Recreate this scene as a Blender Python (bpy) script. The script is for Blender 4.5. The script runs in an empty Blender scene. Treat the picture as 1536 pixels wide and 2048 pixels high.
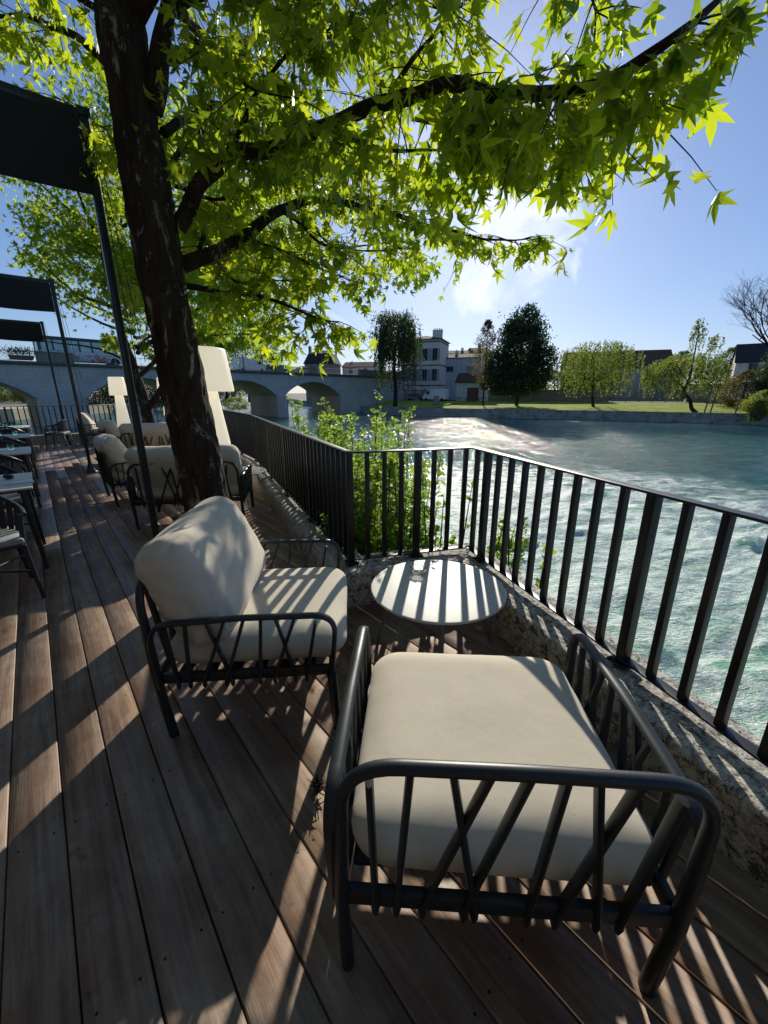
import bpy, bmesh, math, random
import numpy as np
from mathutils import Vector, Matrix, noise
rnd = random.Random(7)
nr = np.random.RandomState(11)
S = bpy.context.scene
C = bpy.context.collection
PI = math.pi
H = 1.5
TH = math.atan(239 / 800)
CT, ST = math.cos(TH), math.sin(TH)
WZ = -2.5        # water level
GZ = -1.2        # far bank level
AZ, EL = math.radians(9.6), math.radians(25)

def at(px, py, d):
    """world point seen along a photo direction at depth d metres"""
    r = (px - 768) / 800 * d
    v = (1024 - py) / 800 * d
    return Vector((r, d * CT + v * ST, H + v * CT - d * ST))

def ondepth(px, py, Y):
    """world point at ground distance Y along that direction"""
    k = (1024 - py) / 800
    d = Y / (CT + k * ST)
    return at(px, py, d)

def onz(px, py, z):
    k = (1024 - py) / 800
    d = (z - H) / (k * CT - ST)
    return at(px, py, d)

# ------------------------------------------------------------------ materials
def nodes(m):
    m.use_nodes = True
    nt = m.node_tree
    nt.nodes.clear()
    return nt, nt.nodes, nt.links

class G:
    """tiny node-graph helper"""
    def __init__(s, name):
        s.m = bpy.data.materials.new(name)
        s.nt, s.n, s.l = nodes(s.m)
        s.out = s.n.new('ShaderNodeOutputMaterial')
        s.b = s.n.new('ShaderNodeBsdfPrincipled')
        s.l.new(s.b.outputs[0], s.out.inputs[0])
        s.tc = s.n.new('ShaderNodeTexCoord')
    def mapping(s, scale=(1, 1, 1), rot=(0, 0, 0), src='Object'):
        mp = s.n.new('ShaderNodeMapping')
        mp.inputs['Scale'].default_value = scale
        mp.inputs['Rotation'].default_value = rot
        s.l.new(s.tc.outputs[src], mp.inputs['Vector'])
        return mp.outputs[0]
    def noise(s, scale, detail=4, rough=.6, vec=None, dist=0.0):
        t = s.n.new('ShaderNodeTexNoise')
        t.inputs['Scale'].default_value = scale
        t.inputs['Detail'].default_value = detail
        t.inputs['Roughness'].default_value = rough
        t.inputs['Distortion'].default_value = dist
        s.l.new(vec if vec else s.mapping(), t.inputs['Vector'])
        return t.outputs[0]
    def ramp(s, fac, stops):
        r = s.n.new('ShaderNodeValToRGB')
        e = r.color_ramp.elements
        while len(e) < len(stops): e.new(.5)
        for el, (p, c) in zip(e, stops):
            el.position = p
            el.color = (c[0], c[1], c[2], 1) if not isinstance(c, (int, float)) else (c, c, c, 1)
        s.l.new(fac, r.inputs[0])
        return r.outputs[0]
    def mix(s, fac, a, b, mode='MIX'):
        m = s.n.new('ShaderNodeMix'); m.data_type = 'RGBA'; m.blend_type = mode
        if isinstance(fac, (int, float)): m.inputs[0].default_value = fac
        else: s.l.new(fac, m.inputs[0])
        for i, v in ((6, a), (7, b)):
            if isinstance(v, tuple): m.inputs[i].default_value = (*v, 1)
            else: s.l.new(v, m.inputs[i])
        return m.outputs[2]
    def math(s, op, a, b=0.0):
        m = s.n.new('ShaderNodeMath'); m.operation = op
        for i, v in ((0, a), (1, b)):
            if isinstance(v, (int, float)): m.inputs[i].default_value = v
            else: s.l.new(v, m.inputs[i])
        return m.outputs[0]
    def bump(s, h, strength=.3, dist=.01, normal=None):
        b = s.n.new('ShaderNodeBump')
        b.inputs['Strength'].default_value = strength
        b.inputs['Distance'].default_value = dist
        s.l.new(h, b.inputs['Height'])
        if normal: s.l.new(normal, b.inputs['Normal'])
        return b.outputs[0]
    def set(s, **k):
        for key, v in k.items():
            key = {'col': 'Base Color', 'rough': 'Roughness', 'metal': 'Metallic', 'nrm': 'Normal',
                   'spec': 'Specular IOR Level', 'trans': 'Transmission Weight', 'ior': 'IOR', 'sheen': 'Sheen Weight'}[key]
            i = s.b.inputs[key]
            if isinstance(v, tuple): i.default_value = (*v, 1) if len(v) == 3 else v
            elif isinstance(v, (int, float)): i.default_value = v
            else: s.l.new(v, i)
        return s

def mat_simple(name, col, rough=.5, var=.25, scale=8, bump=.15, bd=.004, metal=0, spec=.5):
    g = G(name)
    n = g.noise(scale, 5)
    c1 = tuple(x * (1 - var) for x in col); c2 = tuple(min(1, x * (1 + var)) for x in col)
    g.set(col=g.ramp(n, [(.3, c1), (.7, c2)]), rough=rough, metal=metal, spec=spec)
    if bump: g.set(nrm=g.bump(g.noise(scale * 4, 3), bump, bd))
    return g.m

def mat_deck():
    g = G('deck_wood')
    ang = math.atan2(.76, -.649)
    # rotate so that X runs along the boards
    mp = g.n.new('ShaderNodeMapping'); mp.vector_type = 'POINT'
    mp.inputs['Rotation'].default_value = (0, 0, -ang)
    g.l.new(g.tc.outputs['Object'], mp.inputs['Vector'])
    m2 = g.n.new('ShaderNodeMapping'); m2.inputs['Scale'].default_value = (1.2, 22, 1)
    g.l.new(mp.outputs[0], m2.inputs['Vector'])
    grain = g.noise(1.6, 6, .65, m2.outputs[0], .6)
    m3 = g.n.new('ShaderNodeMapping'); m3.inputs['Scale'].default_value = (3, 90, 1)
    g.l.new(mp.outputs[0], m3.inputs['Vector'])
    fine = g.noise(2, 3, .6, m3.outputs[0])
    blot = g.noise(2.3, 6, .7, mp.outputs[0])
    at_ = g.n.new('ShaderNodeAttribute'); at_.attribute_name = 'var'
    base = g.ramp(grain, [(.25, (.12, .070, .046)), (.5, (.23, .142, .094)), (.75, (.37, .25, .172))])
    grey = g.ramp(grain, [(.25, (.22, .16, .12)), (.7, (.47, .37, .28))])
    c = g.mix(g.ramp(blot, [(.42, 0), (.68, 1)]), base, grey)
    c = g.mix(.55, c, g.ramp(at_.outputs['Fac'], [(0, (.82, .81, .81)), (1, (1.0, .98, .97))]), 'MULTIPLY')
    c = g.mix(g.ramp(g.noise(9, 5, .7, mp.outputs[0]), [(.6, 0), (.72, .55)]), c, (.025, .017, .013))
    dirt = g.noise(160, 2, .5, mp.outputs[0])
    c = g.mix(g.ramp(dirt, [(.69, 0), (.74, .55)]), c, (.015, .01, .008))
    sp = g.n.new('ShaderNodeSeparateXYZ'); g.l.new(mp.outputs[0], sp.inputs[0])
    aa = g.math('SUBTRACT', g.math('FLOORED_MODULO', g.math('ADD', sp.outputs[1], -.1105 + .0785), .157), .0785)
    bb = g.math('SUBTRACT', g.math('ABSOLUTE', aa), .048)
    cc_ = g.math('SUBTRACT', g.math('FLOORED_MODULO', sp.outputs[0], .62), .31)
    ds = g.math('SQRT', g.math('ADD', g.math('MULTIPLY', bb, bb), g.math('MULTIPLY', cc_, cc_)))
    c = g.mix(g.math('LESS_THAN', ds, .0042), c, (.012, .010, .009))
    hgt = g.math('ADD', g.math('MULTIPLY', fine, .5), grain)
    rr = g.ramp(blot, [(.3, .34), (.7, .58)])
    g.set(col=c, rough=rr, spec=.30, nrm=g.bump(hgt, .35, .004))
    return g.m

def mat_stone(name, c1, c2, lichen=0, scale=4, moss=0):
    g = G(name)
    n = g.noise(scale, 8, .7); f = g.noise(scale * 9, 6, .75)
    c = g.mix(g.ramp(n, [(.35, 0), (.65, 1)]), c1, c2)
    c = g.mix(g.ramp(f, [(.3, .6), (.6, 0)]), c, tuple(x * .25 for x in c1))
    if lichen:
        l = g.noise(scale * 5, 8, .8, None, .8)
        c = g.mix(g.ramp(l, [(.47, 0), (.53, lichen)]), c, (.76, .72, .62))
        l2 = g.noise(scale * 7.3, 6, .8, None, .5)
        c = g.mix(g.ramp(l2, [(.515, 0), (.56, lichen)]), c, (.06, .05, .042))
    if moss:
        c = g.mix(g.ramp(g.noise(scale * 2.1, 5, .7), [(.5, 0), (.6, moss)]), c, (.05, .08, .015))
    hh = g.math('ADD', g.math('MULTIPLY', f, .5), n)
    g.set(col=c, rough=.88, spec=.3, nrm=g.bump(hh, .9, .02))
    return g.m

def mat_leaf(name, dark, light, trans, tw=.5, rough=.45):
    g = G(name)
    a = g.n.new('ShaderNodeAttribute'); a.attribute_name = 'var'
    c = g.ramp(a.outputs['Fac'], [(0, dark), (1, light)])
    g.set(col=c, rough=rough, spec=.35)
    t = g.n.new('ShaderNodeBsdfTranslucent')
    tc = g.ramp(a.outputs['Fac'], [(0, (trans[0] * .34, trans[1] * .48, trans[2] * .6)), (.55, (trans[0] * .8, trans[1] * .88, trans[2])), (1, trans)])
    g.l.new(tc, t.inputs[0])
    mx = g.n.new('ShaderNodeMixShader'); mx.inputs[0].default_value = tw
    g.l.new(g.b.outputs[0], mx.inputs[1]); g.l.new(t.outputs[0], mx.inputs[2])
    g.l.new(mx.outputs[0], g.out.inputs[0])
    return g.m

def mat_bark(name, dark, light, scale=14, patch=.6, moss=0, lo_=.60):
    g = G(name)
    v = g.mapping((1, 1, .22))
    n = g.noise(scale, 7, .75, v, .4)
    w = g.noise(scale * .35, 4, .7, v)
    c = g.ramp(n, [(.35, tuple(x * .35 for x in dark)), (.6, dark)])
    c = g.mix(g.ramp(g.noise(scale * .5, 8, .8, g.mapping((1, 1, .35)), .6), [(lo_, 0), (lo_ + .05, patch)]), c, light)
    if moss:
        sep = g.n.new('ShaderNodeSeparateXYZ'); g.l.new(g.tc.outputs['Object'], sep.inputs[0])
        lo = g.ramp(sep.outputs[2], [(.1, 1), (.9, 0)])
        c = g.mix(g.math('MULTIPLY', lo, g.ramp(w, [(.45, 0), (.6, moss)])), c, (.06, .07, .012))
    g.set(col=c, rough=.9, spec=.2, nrm=g.bump(n, 1.0, .03))
    return g.m

def mat_fabric(name, col):
    g = G(name)
    n = g.noise(3.5, 4, .6); w = g.noise(900, 2, .5)
    c = g.ramp(n, [(.3, tuple(x * .88 for x in col)), (.7, col)])
    c = g.mix(g.ramp(w, [(.35, .22), (.6, 0)]), c, tuple(x * .55 for x in col))
    wv1 = g.noise(60, 3, .6, g.mapping((1, 14, 14))); wv2 = g.noise(60, 3, .6, g.mapping((14, 1, 14)))
    c = g.mix(g.ramp(g.math('MULTIPLY', wv1, wv2), [(.2, .16), (.3, 0)]), c, tuple(x * .6 for x in col))
    spk = g.noise(120, 2, .5)
    c = g.mix(g.ramp(spk, [(.755, 0), (.775, .7)]), c, (.12, .08, .05))
    g.set(col=c, rough=.95, spec=.1, sheen=.2, nrm=g.bump(w, .25, .002, g.bump(g.noise(7, 4, .55), .2, .012)))
    return g.m

def mat_water():
    g = G('river_water')
    sep = g.n.new('ShaderNodeSeparateXYZ'); g.l.new(g.tc.outputs['Object'], sep.inputs[0])
    x, y = sep.outputs[0], sep.outputs[1]
    # rough water close to the terrace on the right, calm far away
    rx = g.math('MULTIPLY', g.math('SUBTRACT', x, 6.0), .9)
    ry = g.math('MULTIPLY', g.math('SUBTRACT', y, 3.0), .62)
    dist = g.math('SQRT', g.math('ADD', g.math('MULTIPLY', rx, rx), g.math('MULTIPLY', ry, ry)))
    wob = g.math('MULTIPLY', g.math('SUBTRACT', g.noise(.35, 4, .6), .5), 7)
    near = g.ramp(g.math('MULTIPLY', g.math('ADD', dist, wob), .05), [(.22, 1), (.70, 0)])
    fl = g.mapping((.55, 1.35, 1), (0, 0, math.radians(-28)))
    foam_n = g.noise(1.1, 12, .74, fl, 1.4)
    foam_f = g.noise(7, 8, .8, fl, 2.2)
    def ridge(sc, wdt, dist_, vec=None):
        n = g.noise(sc, 5, .62, vec or fl, dist_)
        return g.ramp(g.math('ABSOLUTE', g.math('SUBTRACT', n, .5)), [(0, 1), (wdt * .45, .75), (wdt, 0)])
    fil = g.math('MAXIMUM', ridge(3.2, .034, 1.2), g.math('MAXIMUM', ridge(7.5, .045, 1.6), g.math('MULTIPLY', ridge(15, .07, 1.2), .8)))
    patch = g.ramp(g.math('ADD', foam_n, g.math('MULTIPLY', near, .10)), [(.46, .12), (.60, 1)])
    sheet_ = g.ramp(g.math('ADD', g.math('MULTIPLY', foam_n, .4), g.math('MULTIPLY', foam_f, .6)), [(.50, 0), (.62, .75)])
    foam = g.math('MULTIPLY', g.math('MAXIMUM', g.math('MULTIPLY', fil, patch), g.math('MULTIPLY', sheet_, patch)), g.ramp(near, [(.02, .03), (.42, 1)]))
    deep = g.ramp(g.noise(.5, 5, .6), [(.3, (.010, .085, .070)), (.7, (.026, .145, .115))])
    body = g.mix(near, deep, g.ramp(g.noise(.8, 6, .7, fl, 1.0), [(.35, (.08, .34, .19)), (.65, (.22, .56, .35))]))
    c = g.mix(foam, body, (.94, .97, .93))
    big = g.noise(.45, 5, .6, g.mapping((.8, 1.6, 1), (0, 0, math.radians(-25))))
    med = g.noise(2.1, 6, .68, g.mapping((.8, 1.5, 1), (0, 0, math.radians(-20))))
    sm = g.noise(9.0, 5, .7, g.mapping((.8, 1.4, 1), (0, 0, math.radians(-15))))
    h = g.math('ADD', g.math('MULTIPLY', big, .15), g.math('ADD', g.math('MULTIPLY', med, .26), g.math('MULTIPLY', sm, .18)))
    h = g.math('ADD', h, g.math('MULTIPLY', foam_n, g.math('MULTIPLY', near, .25)))
    g.set(col=c, rough=g.ramp(foam, [(0, .055), (1, .6)]), spec=.20, nrm=g.bump(h, 1.0, .34))
    return g.m

def mat_brickish(name, c1, c2, mort, scale=1.0, bw=.9, rh=.35, bumpd=.02):
    g = G(name)
    geo = g.n.new('ShaderNodeUVMap'); geo.uv_map = 'UVMap'
    b = g.n.new('ShaderNodeTexBrick')
    b.inputs['Scale'].default_value = scale
    b.inputs['Brick Width'].default_value = bw; b.inputs['Row Height'].default_value = rh
    b.inputs['Mortar Size'].default_value = .012
    b.inputs['Color1'].default_value = (*c1, 1); b.inputs['Color2'].default_value = (*c2, 1); b.inputs['Mortar'].default_value = (*mort, 1)
    g.l.new(geo.outputs[0], b.inputs['Vector'])
    st = g.noise(.35, 6, .7, g.mapping((1, 1, .35)))
    c = g.mix(g.ramp(st, [(.45, 0), (.75, .5)]), b.outputs[0], tuple(x * .4 for x in c1))
    f = g.noise(6, 6, .7)
    c = g.mix(g.ramp(f, [(.35, .4), (.6, 0)]), c, tuple(x * .5 for x in c1))
    g.set(col=c, rough=.9, spec=.2, nrm=g.bump(b.outputs[1], .5, -bumpd))
    return g.m

def mat_plaster(name, col, dirt=.6):
    g = G(name)
    st = g.noise(.9, 7, .75, g.mapping((1.6, 1.6, .18)))
    f = g.noise(.5, 6, .65)
    c = g.mix(g.ramp(st, [(.38, 0), (.7, dirt)]), col, tuple(x * .42 for x in col))
    c = g.mix(g.ramp(f, [(.4, 0), (.65, .35)]), c, tuple(x * .7 for x in col))
    g.set(col=c, rough=.92, spec=.2, nrm=g.bump(g.noise(12, 4), .4, .02))
    return g.m

def mat_tiles(name, c1, c2, sc=3.2, axis='u'):
    g = G(name)
    geo = g.n.new('ShaderNodeUVMap'); geo.uv_map = 'UVMap'
    w = g.n.new('ShaderNodeTexWave'); w.wave_type = 'BANDS'; w.bands_direction = 'X'
    w.inputs['Scale'].default_value = sc; w.inputs['Distortion'].default_value = .5; w.inputs['Detail'].default_value = 2
    g.l.new(geo.outputs[0], w.inputs['Vector'])
    n = g.noise(1.1, 6, .8)
    c = g.mix(g.ramp(n, [(.35, 0), (.65, 1)]), c1, c2)
    c = g.mix(g.ramp(w.outputs[0], [(.2, .7), (.5, 0)]), c, tuple(x * .25 for x in c1))
    g.set(col=c, rough=.85, spec=.25, nrm=g.bump(w.outputs[0], .8, .08))
    return g.m

def mat_glass(name, col=(1, 1, 1), rough=.02):
    g = G(name)
    g.set(col=col, rough=rough, trans=1.0, ior=1.45)
    return g.m

M = {}
M['deck'] = mat_deck()
M['iron'] = mat_simple('black_iron', (.008, .009, .010), .42, .3, 20, .15, .002, 0, .5)
M['frame'] = mat_simple('anthracite_resin', (.020, .026, .029), .42, .25, 30, .12, .0015)
M['rope'] = mat_simple('dark_rope', (.045, .042, .04), .8, .4, 120, .6, .003)
M['fabric'] = mat_fabric('beige_canvas', (.74, .66, .53))
M['fabric_seam'] = mat_simple('canvas_piping', (.64, .57, .46), .95, .15, 200, .3, .002)
M['table'] = mat_simple('pale_table_lacquer', (.54, .54, .475), .5, .06, 30, .15, .001)
M['table_leg'] = mat_simple('grey_table_leg', (.16, .16, .155), .5, .1, 20, 0)
M['kerb'] = mat_stone('lichen_kerb_stone', (.40, .37, .31), (.58, .55, .48), .85, 4)
M['kerb_left'] = mat_stone('rounded_kerb_stone', (.28, .25, .20), (.45, .40, .33), .5, 5)
M['quay'] = mat_stone('quay_stone', (.24, .235, .20), (.42, .41, .37), .15, .6, .5)
M['bark'] = mat_bark('sweetgum_bark', (.060, .042, .030), (.42, .39, .33), 16, .8, 1.0, .562)
M['bark_far'] = mat_bark('dark_bark', (.045, .035, .026), (.12, .1, .08), 3, .4)
M['leaf'] = mat_leaf('sweetgum_leaf', (.045, .095, .010), (.14, .21, .02), (.74, .84, .03), .57, .4)
M['leaf2'] = mat_leaf('further_sweetgum_leaf', (.055, .11, .014), (.13, .21, .025), (.72, .84, .04), .58, .45)
M['shrub'] = mat_leaf('shrub_leaf', (.07, .13, .02), (.14, .22, .04), (.60, .78, .08), .55)
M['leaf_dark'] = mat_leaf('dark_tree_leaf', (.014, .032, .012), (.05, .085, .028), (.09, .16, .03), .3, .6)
M['leaf_willow'] = mat_leaf('willow_leaf', (.05, .075, .016), (.13, .17, .035), (.42, .46, .06), .5, .55)
M['leaf_willow_dark'] = mat_leaf('dark_willow_leaf', (.018, .03, .012), (.06, .085, .03), (.14, .19, .04), .4, .55)  # darker green than the other willow leaf
M['leaf_brown'] = mat_leaf('bronze_leaf', (.05, .045, .018), (.13, .10, .04), (.26, .20, .06), .45, .55)
M['leaf_mid'] = mat_leaf('mid_green_leaf', (.025, .045, .012), (.08, .12, .03), (.25, .33, .05), .45, .55)
M['lamp'] = mat_simple('white_lamp_resin', (.74, .70, .60), .5, .04, 3, .05, .002)
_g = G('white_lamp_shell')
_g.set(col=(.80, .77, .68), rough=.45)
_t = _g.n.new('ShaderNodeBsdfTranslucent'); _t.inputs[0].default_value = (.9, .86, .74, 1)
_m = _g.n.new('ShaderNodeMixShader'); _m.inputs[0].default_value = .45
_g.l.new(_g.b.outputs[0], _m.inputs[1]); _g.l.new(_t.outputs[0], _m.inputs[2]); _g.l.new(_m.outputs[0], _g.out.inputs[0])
_g.b.inputs['Emission Color'].default_value = (1, .93, .78, 1); _g.b.inputs['Emission Strength'].default_value = .50  # weak glow added on top of the translucency to brighten the shell
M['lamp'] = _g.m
M['canvas'] = mat_simple('dark_green_awning_canvas', (.012, .017, .020), .8, .3, 60, .3, .003)
M['pole'] = mat_simple('green_black_pole_paint', (.018, .030, .032), .28, .2, 12, .1, .002)
M['bridge'] = mat_brickish('bridge_limestone', (.50, .50, .48), (.58, .57, .52), (.33, .32, .29), 1, 1.1, .42)
M['arch'] = mat_brickish('sun_warmed_arch_limestone', (.42, .36, .26), (.48, .41, .29), (.22, .19, .14), 1, .8, .4)  # sunlit warmth of the arch undersides put into the stone colour
M['cornice'] = mat_plaster('grey_cornice_stone', (.16, .16, .15), .8)
M['grass'] = None
g = G('lawn_grass')
g.set(col=g.mix(g.ramp(g.noise(.35, 7, .8), [(.4, 0), (.65, 1)]), (.29, .38, .045), (.50, .55, .10)), rough=.9, spec=.15,
      nrm=g.bump(g.noise(5, 6, .8), 1, .25))
M['grass'] = g.m
g = G('land_soil')
g.set(col=g.ramp(g.noise(.06, 6, .7), [(.35, (.16, .15, .12)), (.65, (.26, .24, .2))]), rough=.95)
M['land'] = g.m
M['path'] = mat_plaster('pale_gravel_path', (.30, .28, .24), .3)
M['sand'] = mat_plaster('beige_quay_paving', (.62, .55, .40), .25)
M['white_wall'] = mat_plaster('cream_render', (.76, .73, .65), .6)
M['grey_wall'] = mat_plaster('grey_render', (.50, .54, .56), .6)
M['stone_wall'] = mat_brickish('rubble_stone_wall', (.27, .24, .19), (.36, .32, .25), (.15, .13, .1), 1, .5, .25)
M['stone_wall_l'] = mat_brickish('tan_stone_wall', (.50, .44, .34), (.60, .53, .41), (.3, .27, .2), 1, .6, .3)
M['dark_wall'] = mat_plaster('dark_house_wall', (.26, .24, .21), .6)  # darker grey-brown than the other renders
M['slate'] = mat_tiles('slate_roof', (.05, .055, .065), (.09, .09, .10), 5)
M['tile_roof'] = mat_tiles('clay_tile_roof', (.14, .075, .05), (.26, .15, .10), 2.2)
M['pane'] = mat_simple('window_pane', (.02, .024, .028), .12, .2, 2, 0)
M['shutter'] = mat_simple('shutter_paint', (.32, .34, .35), .6, .15, 4, 0)
M['wood_door'] = mat_simple('red_brown_door', (.13, .035, .02), .6, .25, 3, .1)
M['bench'] = mat_simple('weathered_bench_wood', (.12, .10, .08), .8, .2, 6, .1)
M['car_white'] = mat_simple('white_car_paint', (.62, .64, .66), .25, .04, 2, 0)
M['car_dark'] = mat_simple('dark_car_paint', (.02, .022, .026), .2, .1, 2, 0)
M['tyre'] = mat_simple('tyre_rubber', (.012, .012, .012), .8, .1, 5, 0)
M['teal'] = mat_simple('teal_bus_paint', (.012, .06, .065), .25, .1, 2, 0)
M['bus_sky_pane'] = mat_simple('sky_tinted_bus_window', (.42, .60, .62), .1, .3, 1.2, 0)  # opaque pane, the sky seen through it put into its pale colour
M['red'] = mat_simple('red_light', (.4, .02, .01), .4, .1, 2, 0)
g = G('patterned_bus_side')
vor = g.n.new('ShaderNodeTexVoronoi'); vor.inputs['Scale'].default_value = 3.2
g.l.new(g.mapping(), vor.inputs['Vector'])
cc = g.mix(g.ramp(vor.outputs['Distance'], [(.12, 1), (.2, 0)]), (.60, .60, .62), (.10, .06, .16))
cc = g.mix(g.ramp(g.noise(.8, 2), [(.56, 0), (.6, .8)]), cc, (.45, .12, .10))
g.set(col=cc, rough=.3)
M['bus_side'] = g.m
M['tumbler'] = mat_glass('green_glass', (.72, .95, .82))
M['ashglass'] = mat_glass('clear_glass', (.95, .97, .96))
M['napkin'] = mat_simple('paper_napkin', (.75, .75, .73), .9, .05, 5, 0)
M['pebble'] = mat_simple('dark_stone_weight', (.02, .02, .022), .5, .2, 9, .2)
M['pad'] = mat_simple('grey_seat_pad', (.30, .31, .30), .95, .1, 40, .2)
M['soil'] = mat_simple('planter_box', (.12, .09, .06), .8, .2, 3, 0)
M['dry'] = mat_simple('dried_seed_head', (.035, .02, .02), .9, .3, 30, 0)
M['roof_white'] = mat_simple('pale_canopy_cloth', (.62, .56, .5), .8, .08, 2, 0)
M['water'] = mat_water()

# ------------------------------------------------------------------ object helpers
def tag(o, label=None, cat=None, group=None, kind=None):
    if label: o['label'] = label
    if cat: o['category'] = cat
    if group: o['group'] = group
    if kind: o['kind'] = kind
    return o

def empty(name, loc=(0, 0, 0), rz=0, label=None, cat=None, group=None):
    o = bpy.data.objects.new(name, None)
    o.location = loc; o.rotation_euler = (0, 0, rz); o.empty_display_size = .1
    C.objects.link(o)
    return tag(o, label, cat, group)

def obj(name, bm, mat, parent=None, smooth=True, ang=40, loc=None):
    me = bpy.data.meshes.new(name)
    bmesh.ops.recalc_face_normals(bm, faces=bm.faces)
    bm.to_mesh(me); bm.free()
    me.materials.append(mat)
    if smooth:
        for p in me.polygons: p.use_smooth = True
        try: me.set_sharp_from_angle(angle=math.radians(ang))
        except Exception: pass
    o = bpy.data.objects.new(name, me)
    C.objects.link(o)
    if parent is not None: o.parent = parent
    if loc is not None: o.location = loc
    return o

def raw(name, V, F, mat, parent=None, var=None, smooth=False):
    me = bpy.data.meshes.new(name)
    V = np.asarray(V, dtype=np.float32)
    F = np.asarray(F, dtype=np.int32)
    k = F.shape[1]
    me.vertices.add(len(V)); me.vertices.foreach_set('co', V.ravel())
    me.loops.add(F.size); me.loops.foreach_set('vertex_index', F.ravel())
    me.polygons.add(len(F)); me.polygons.foreach_set('loop_start', np.arange(0, F.size, k, dtype=np.int32))
    me.update(calc_edges=True)
    if var is not None:
        a = me.attributes.new('var', 'FLOAT', 'POINT'); a.data.foreach_set('value', np.asarray(var, dtype=np.float32))
    me.materials.append(mat)
    if smooth:
        me.polygons.foreach_set('use_smooth', np.ones(len(F), dtype=bool))
    o = bpy.data.objects.new(name, me); C.objects.link(o)
    if parent is not None: o.parent = parent
    return o

def copy_tree(o, loc=None, rz=None, label=None, group=None, parent=None, scale=None):
    c = o.copy(); C.objects.link(c)
    if parent is not None: c.parent = parent
    if loc is not None: c.location = loc
    if rz is not None: c.rotation_euler = (0, 0, rz)
    if scale is not None: c.scale = scale
    if label: c['label'] = label
    if group: c['group'] = group
    for ch in list(o.children):
        copy_tree(ch, parent=c)
    return c

def box(bm, c, s, rz=0, bev=0, mat=None):
    r = bmesh.ops.create_cube(bm, size=1)
    vs = r['verts']
    mtx = Matrix.Translation(Vector(c)) @ (mat if mat else Matrix.Rotation(rz, 4, 'Z')) @ Matrix.Diagonal((*s, 1))
    bmesh.ops.transform(bm, matrix=mtx, verts=vs)
    if bev:
        es = list({e for v in vs for e in v.link_edges})
        bmesh.ops.bevel(bm, geom=es, offset=bev, segments=2, profile=.5, affect='EDGES')

def tube(bm, pts, r, n=8, N=None, b=None, caps=True):
    """sweep. r scalar or list. N,b: oval section, half width r along N and b across"""
    pts = [Vector(p) for p in pts]
    rs = r if isinstance(r, (list, tuple)) else [r] * len(pts)
    rings = []
    ref = None
    for i, p in enumerate(pts):
        a = pts[max(i - 1, 0)]; c = pts[min(i + 1, len(pts) - 1)]
        t = (c - a).normalized() if (c - a).length > 1e-9 else Vector((0, 0, 1))
        if N is not None:
            s = Vector(N); s = (s - t * s.dot(t)).normalized()
        else:
            if ref is None:
                ref = Vector((1, 0, 0)) if abs(t.x) < .8 else Vector((0, 1, 0))
            s = (ref - t * ref.dot(t)).normalized(); ref = s
        q = t.cross(s)
        ra = rs[i]; rb = (b if b is not None else ra)
        if isinstance(rb, (list, tuple)): rb = rb[i]
        rings.append([bm.verts.new(p + s * math.cos(2 * PI * k / n) * ra + q * math.sin(2 * PI * k / n) * rb) for k in range(n)])
    for i in range(len(rings) - 1):
        for k in range(n):
            bm.faces.new((rings[i][k], rings[i][(k + 1) % n], rings[i + 1][(k + 1) % n], rings[i + 1][k]))
    if caps:
        bm.faces.new(rings[0][::-1]); bm.faces.new(rings[-1])

def arc_path(pts, rad, seg=6):
    """polyline with rounded inner corners"""
    pts = [Vector(p) for p in pts]
    out = [pts[0]]
    for i in range(1, len(pts) - 1):
        p, a, c = pts[i], pts[i - 1], pts[i + 1]
        r = rad[i - 1] if isinstance(rad, (list, tuple)) else rad
        d1 = (a - p).normalized(); d2 = (c - p).normalized()
        r = min(r, (a - p).length * .49, (c - p).length * .49)
        A = p + d1 * r; B = p + d2 * r
        for k in range(seg + 1):
            t = k / seg
            out.append(A * (1 - t) ** 2 + p * 2 * t * (1 - t) + B * t ** 2)
    out.append(pts[-1])
    return out

def lathe(bm, prof, n=32, c=(0, 0, 0), cap=True):
    rings = []
    for r, z in prof:
        rings.append([bm.verts.new((c[0] + r * math.cos(2 * PI * k / n), c[1] + r * math.sin(2 * PI * k / n), c[2] + z)) for k in range(n)])
    for i in range(len(rings) - 1):
        for k in range(n):
            bm.faces.new((rings[i][k], rings[i][(k + 1) % n], rings[i + 1][(k + 1) % n], rings[i + 1][k]))
    if cap:
        bm.faces.new(rings[0][::-1]); bm.faces.new(rings[-1])

def uv_world(o, dirv):
    """box-style UV in metres: u along dirv for vertical faces, v = height; u,v in plane for sloping ones"""
    me = o.data
    uv = me.uv_layers.new(name='UVMap')
    d = Vector(dirv).normalized()
    for p in me.polygons:
        n = p.normal
        for li in p.loop_indices:
            co = me.vertices[me.loops[li].vertex_index].co
            if abs(n.z) < .3:
                side = Vector((-n.y, n.x, 0))
                uv.data[li].uv = (co.dot(side.normalized() if side.length > 1e-6 else d), co.z)
            else:
                uv.data[li].uv = (co.dot(d), co.dot(Vector((-d.y, d.x, 0))))

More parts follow.
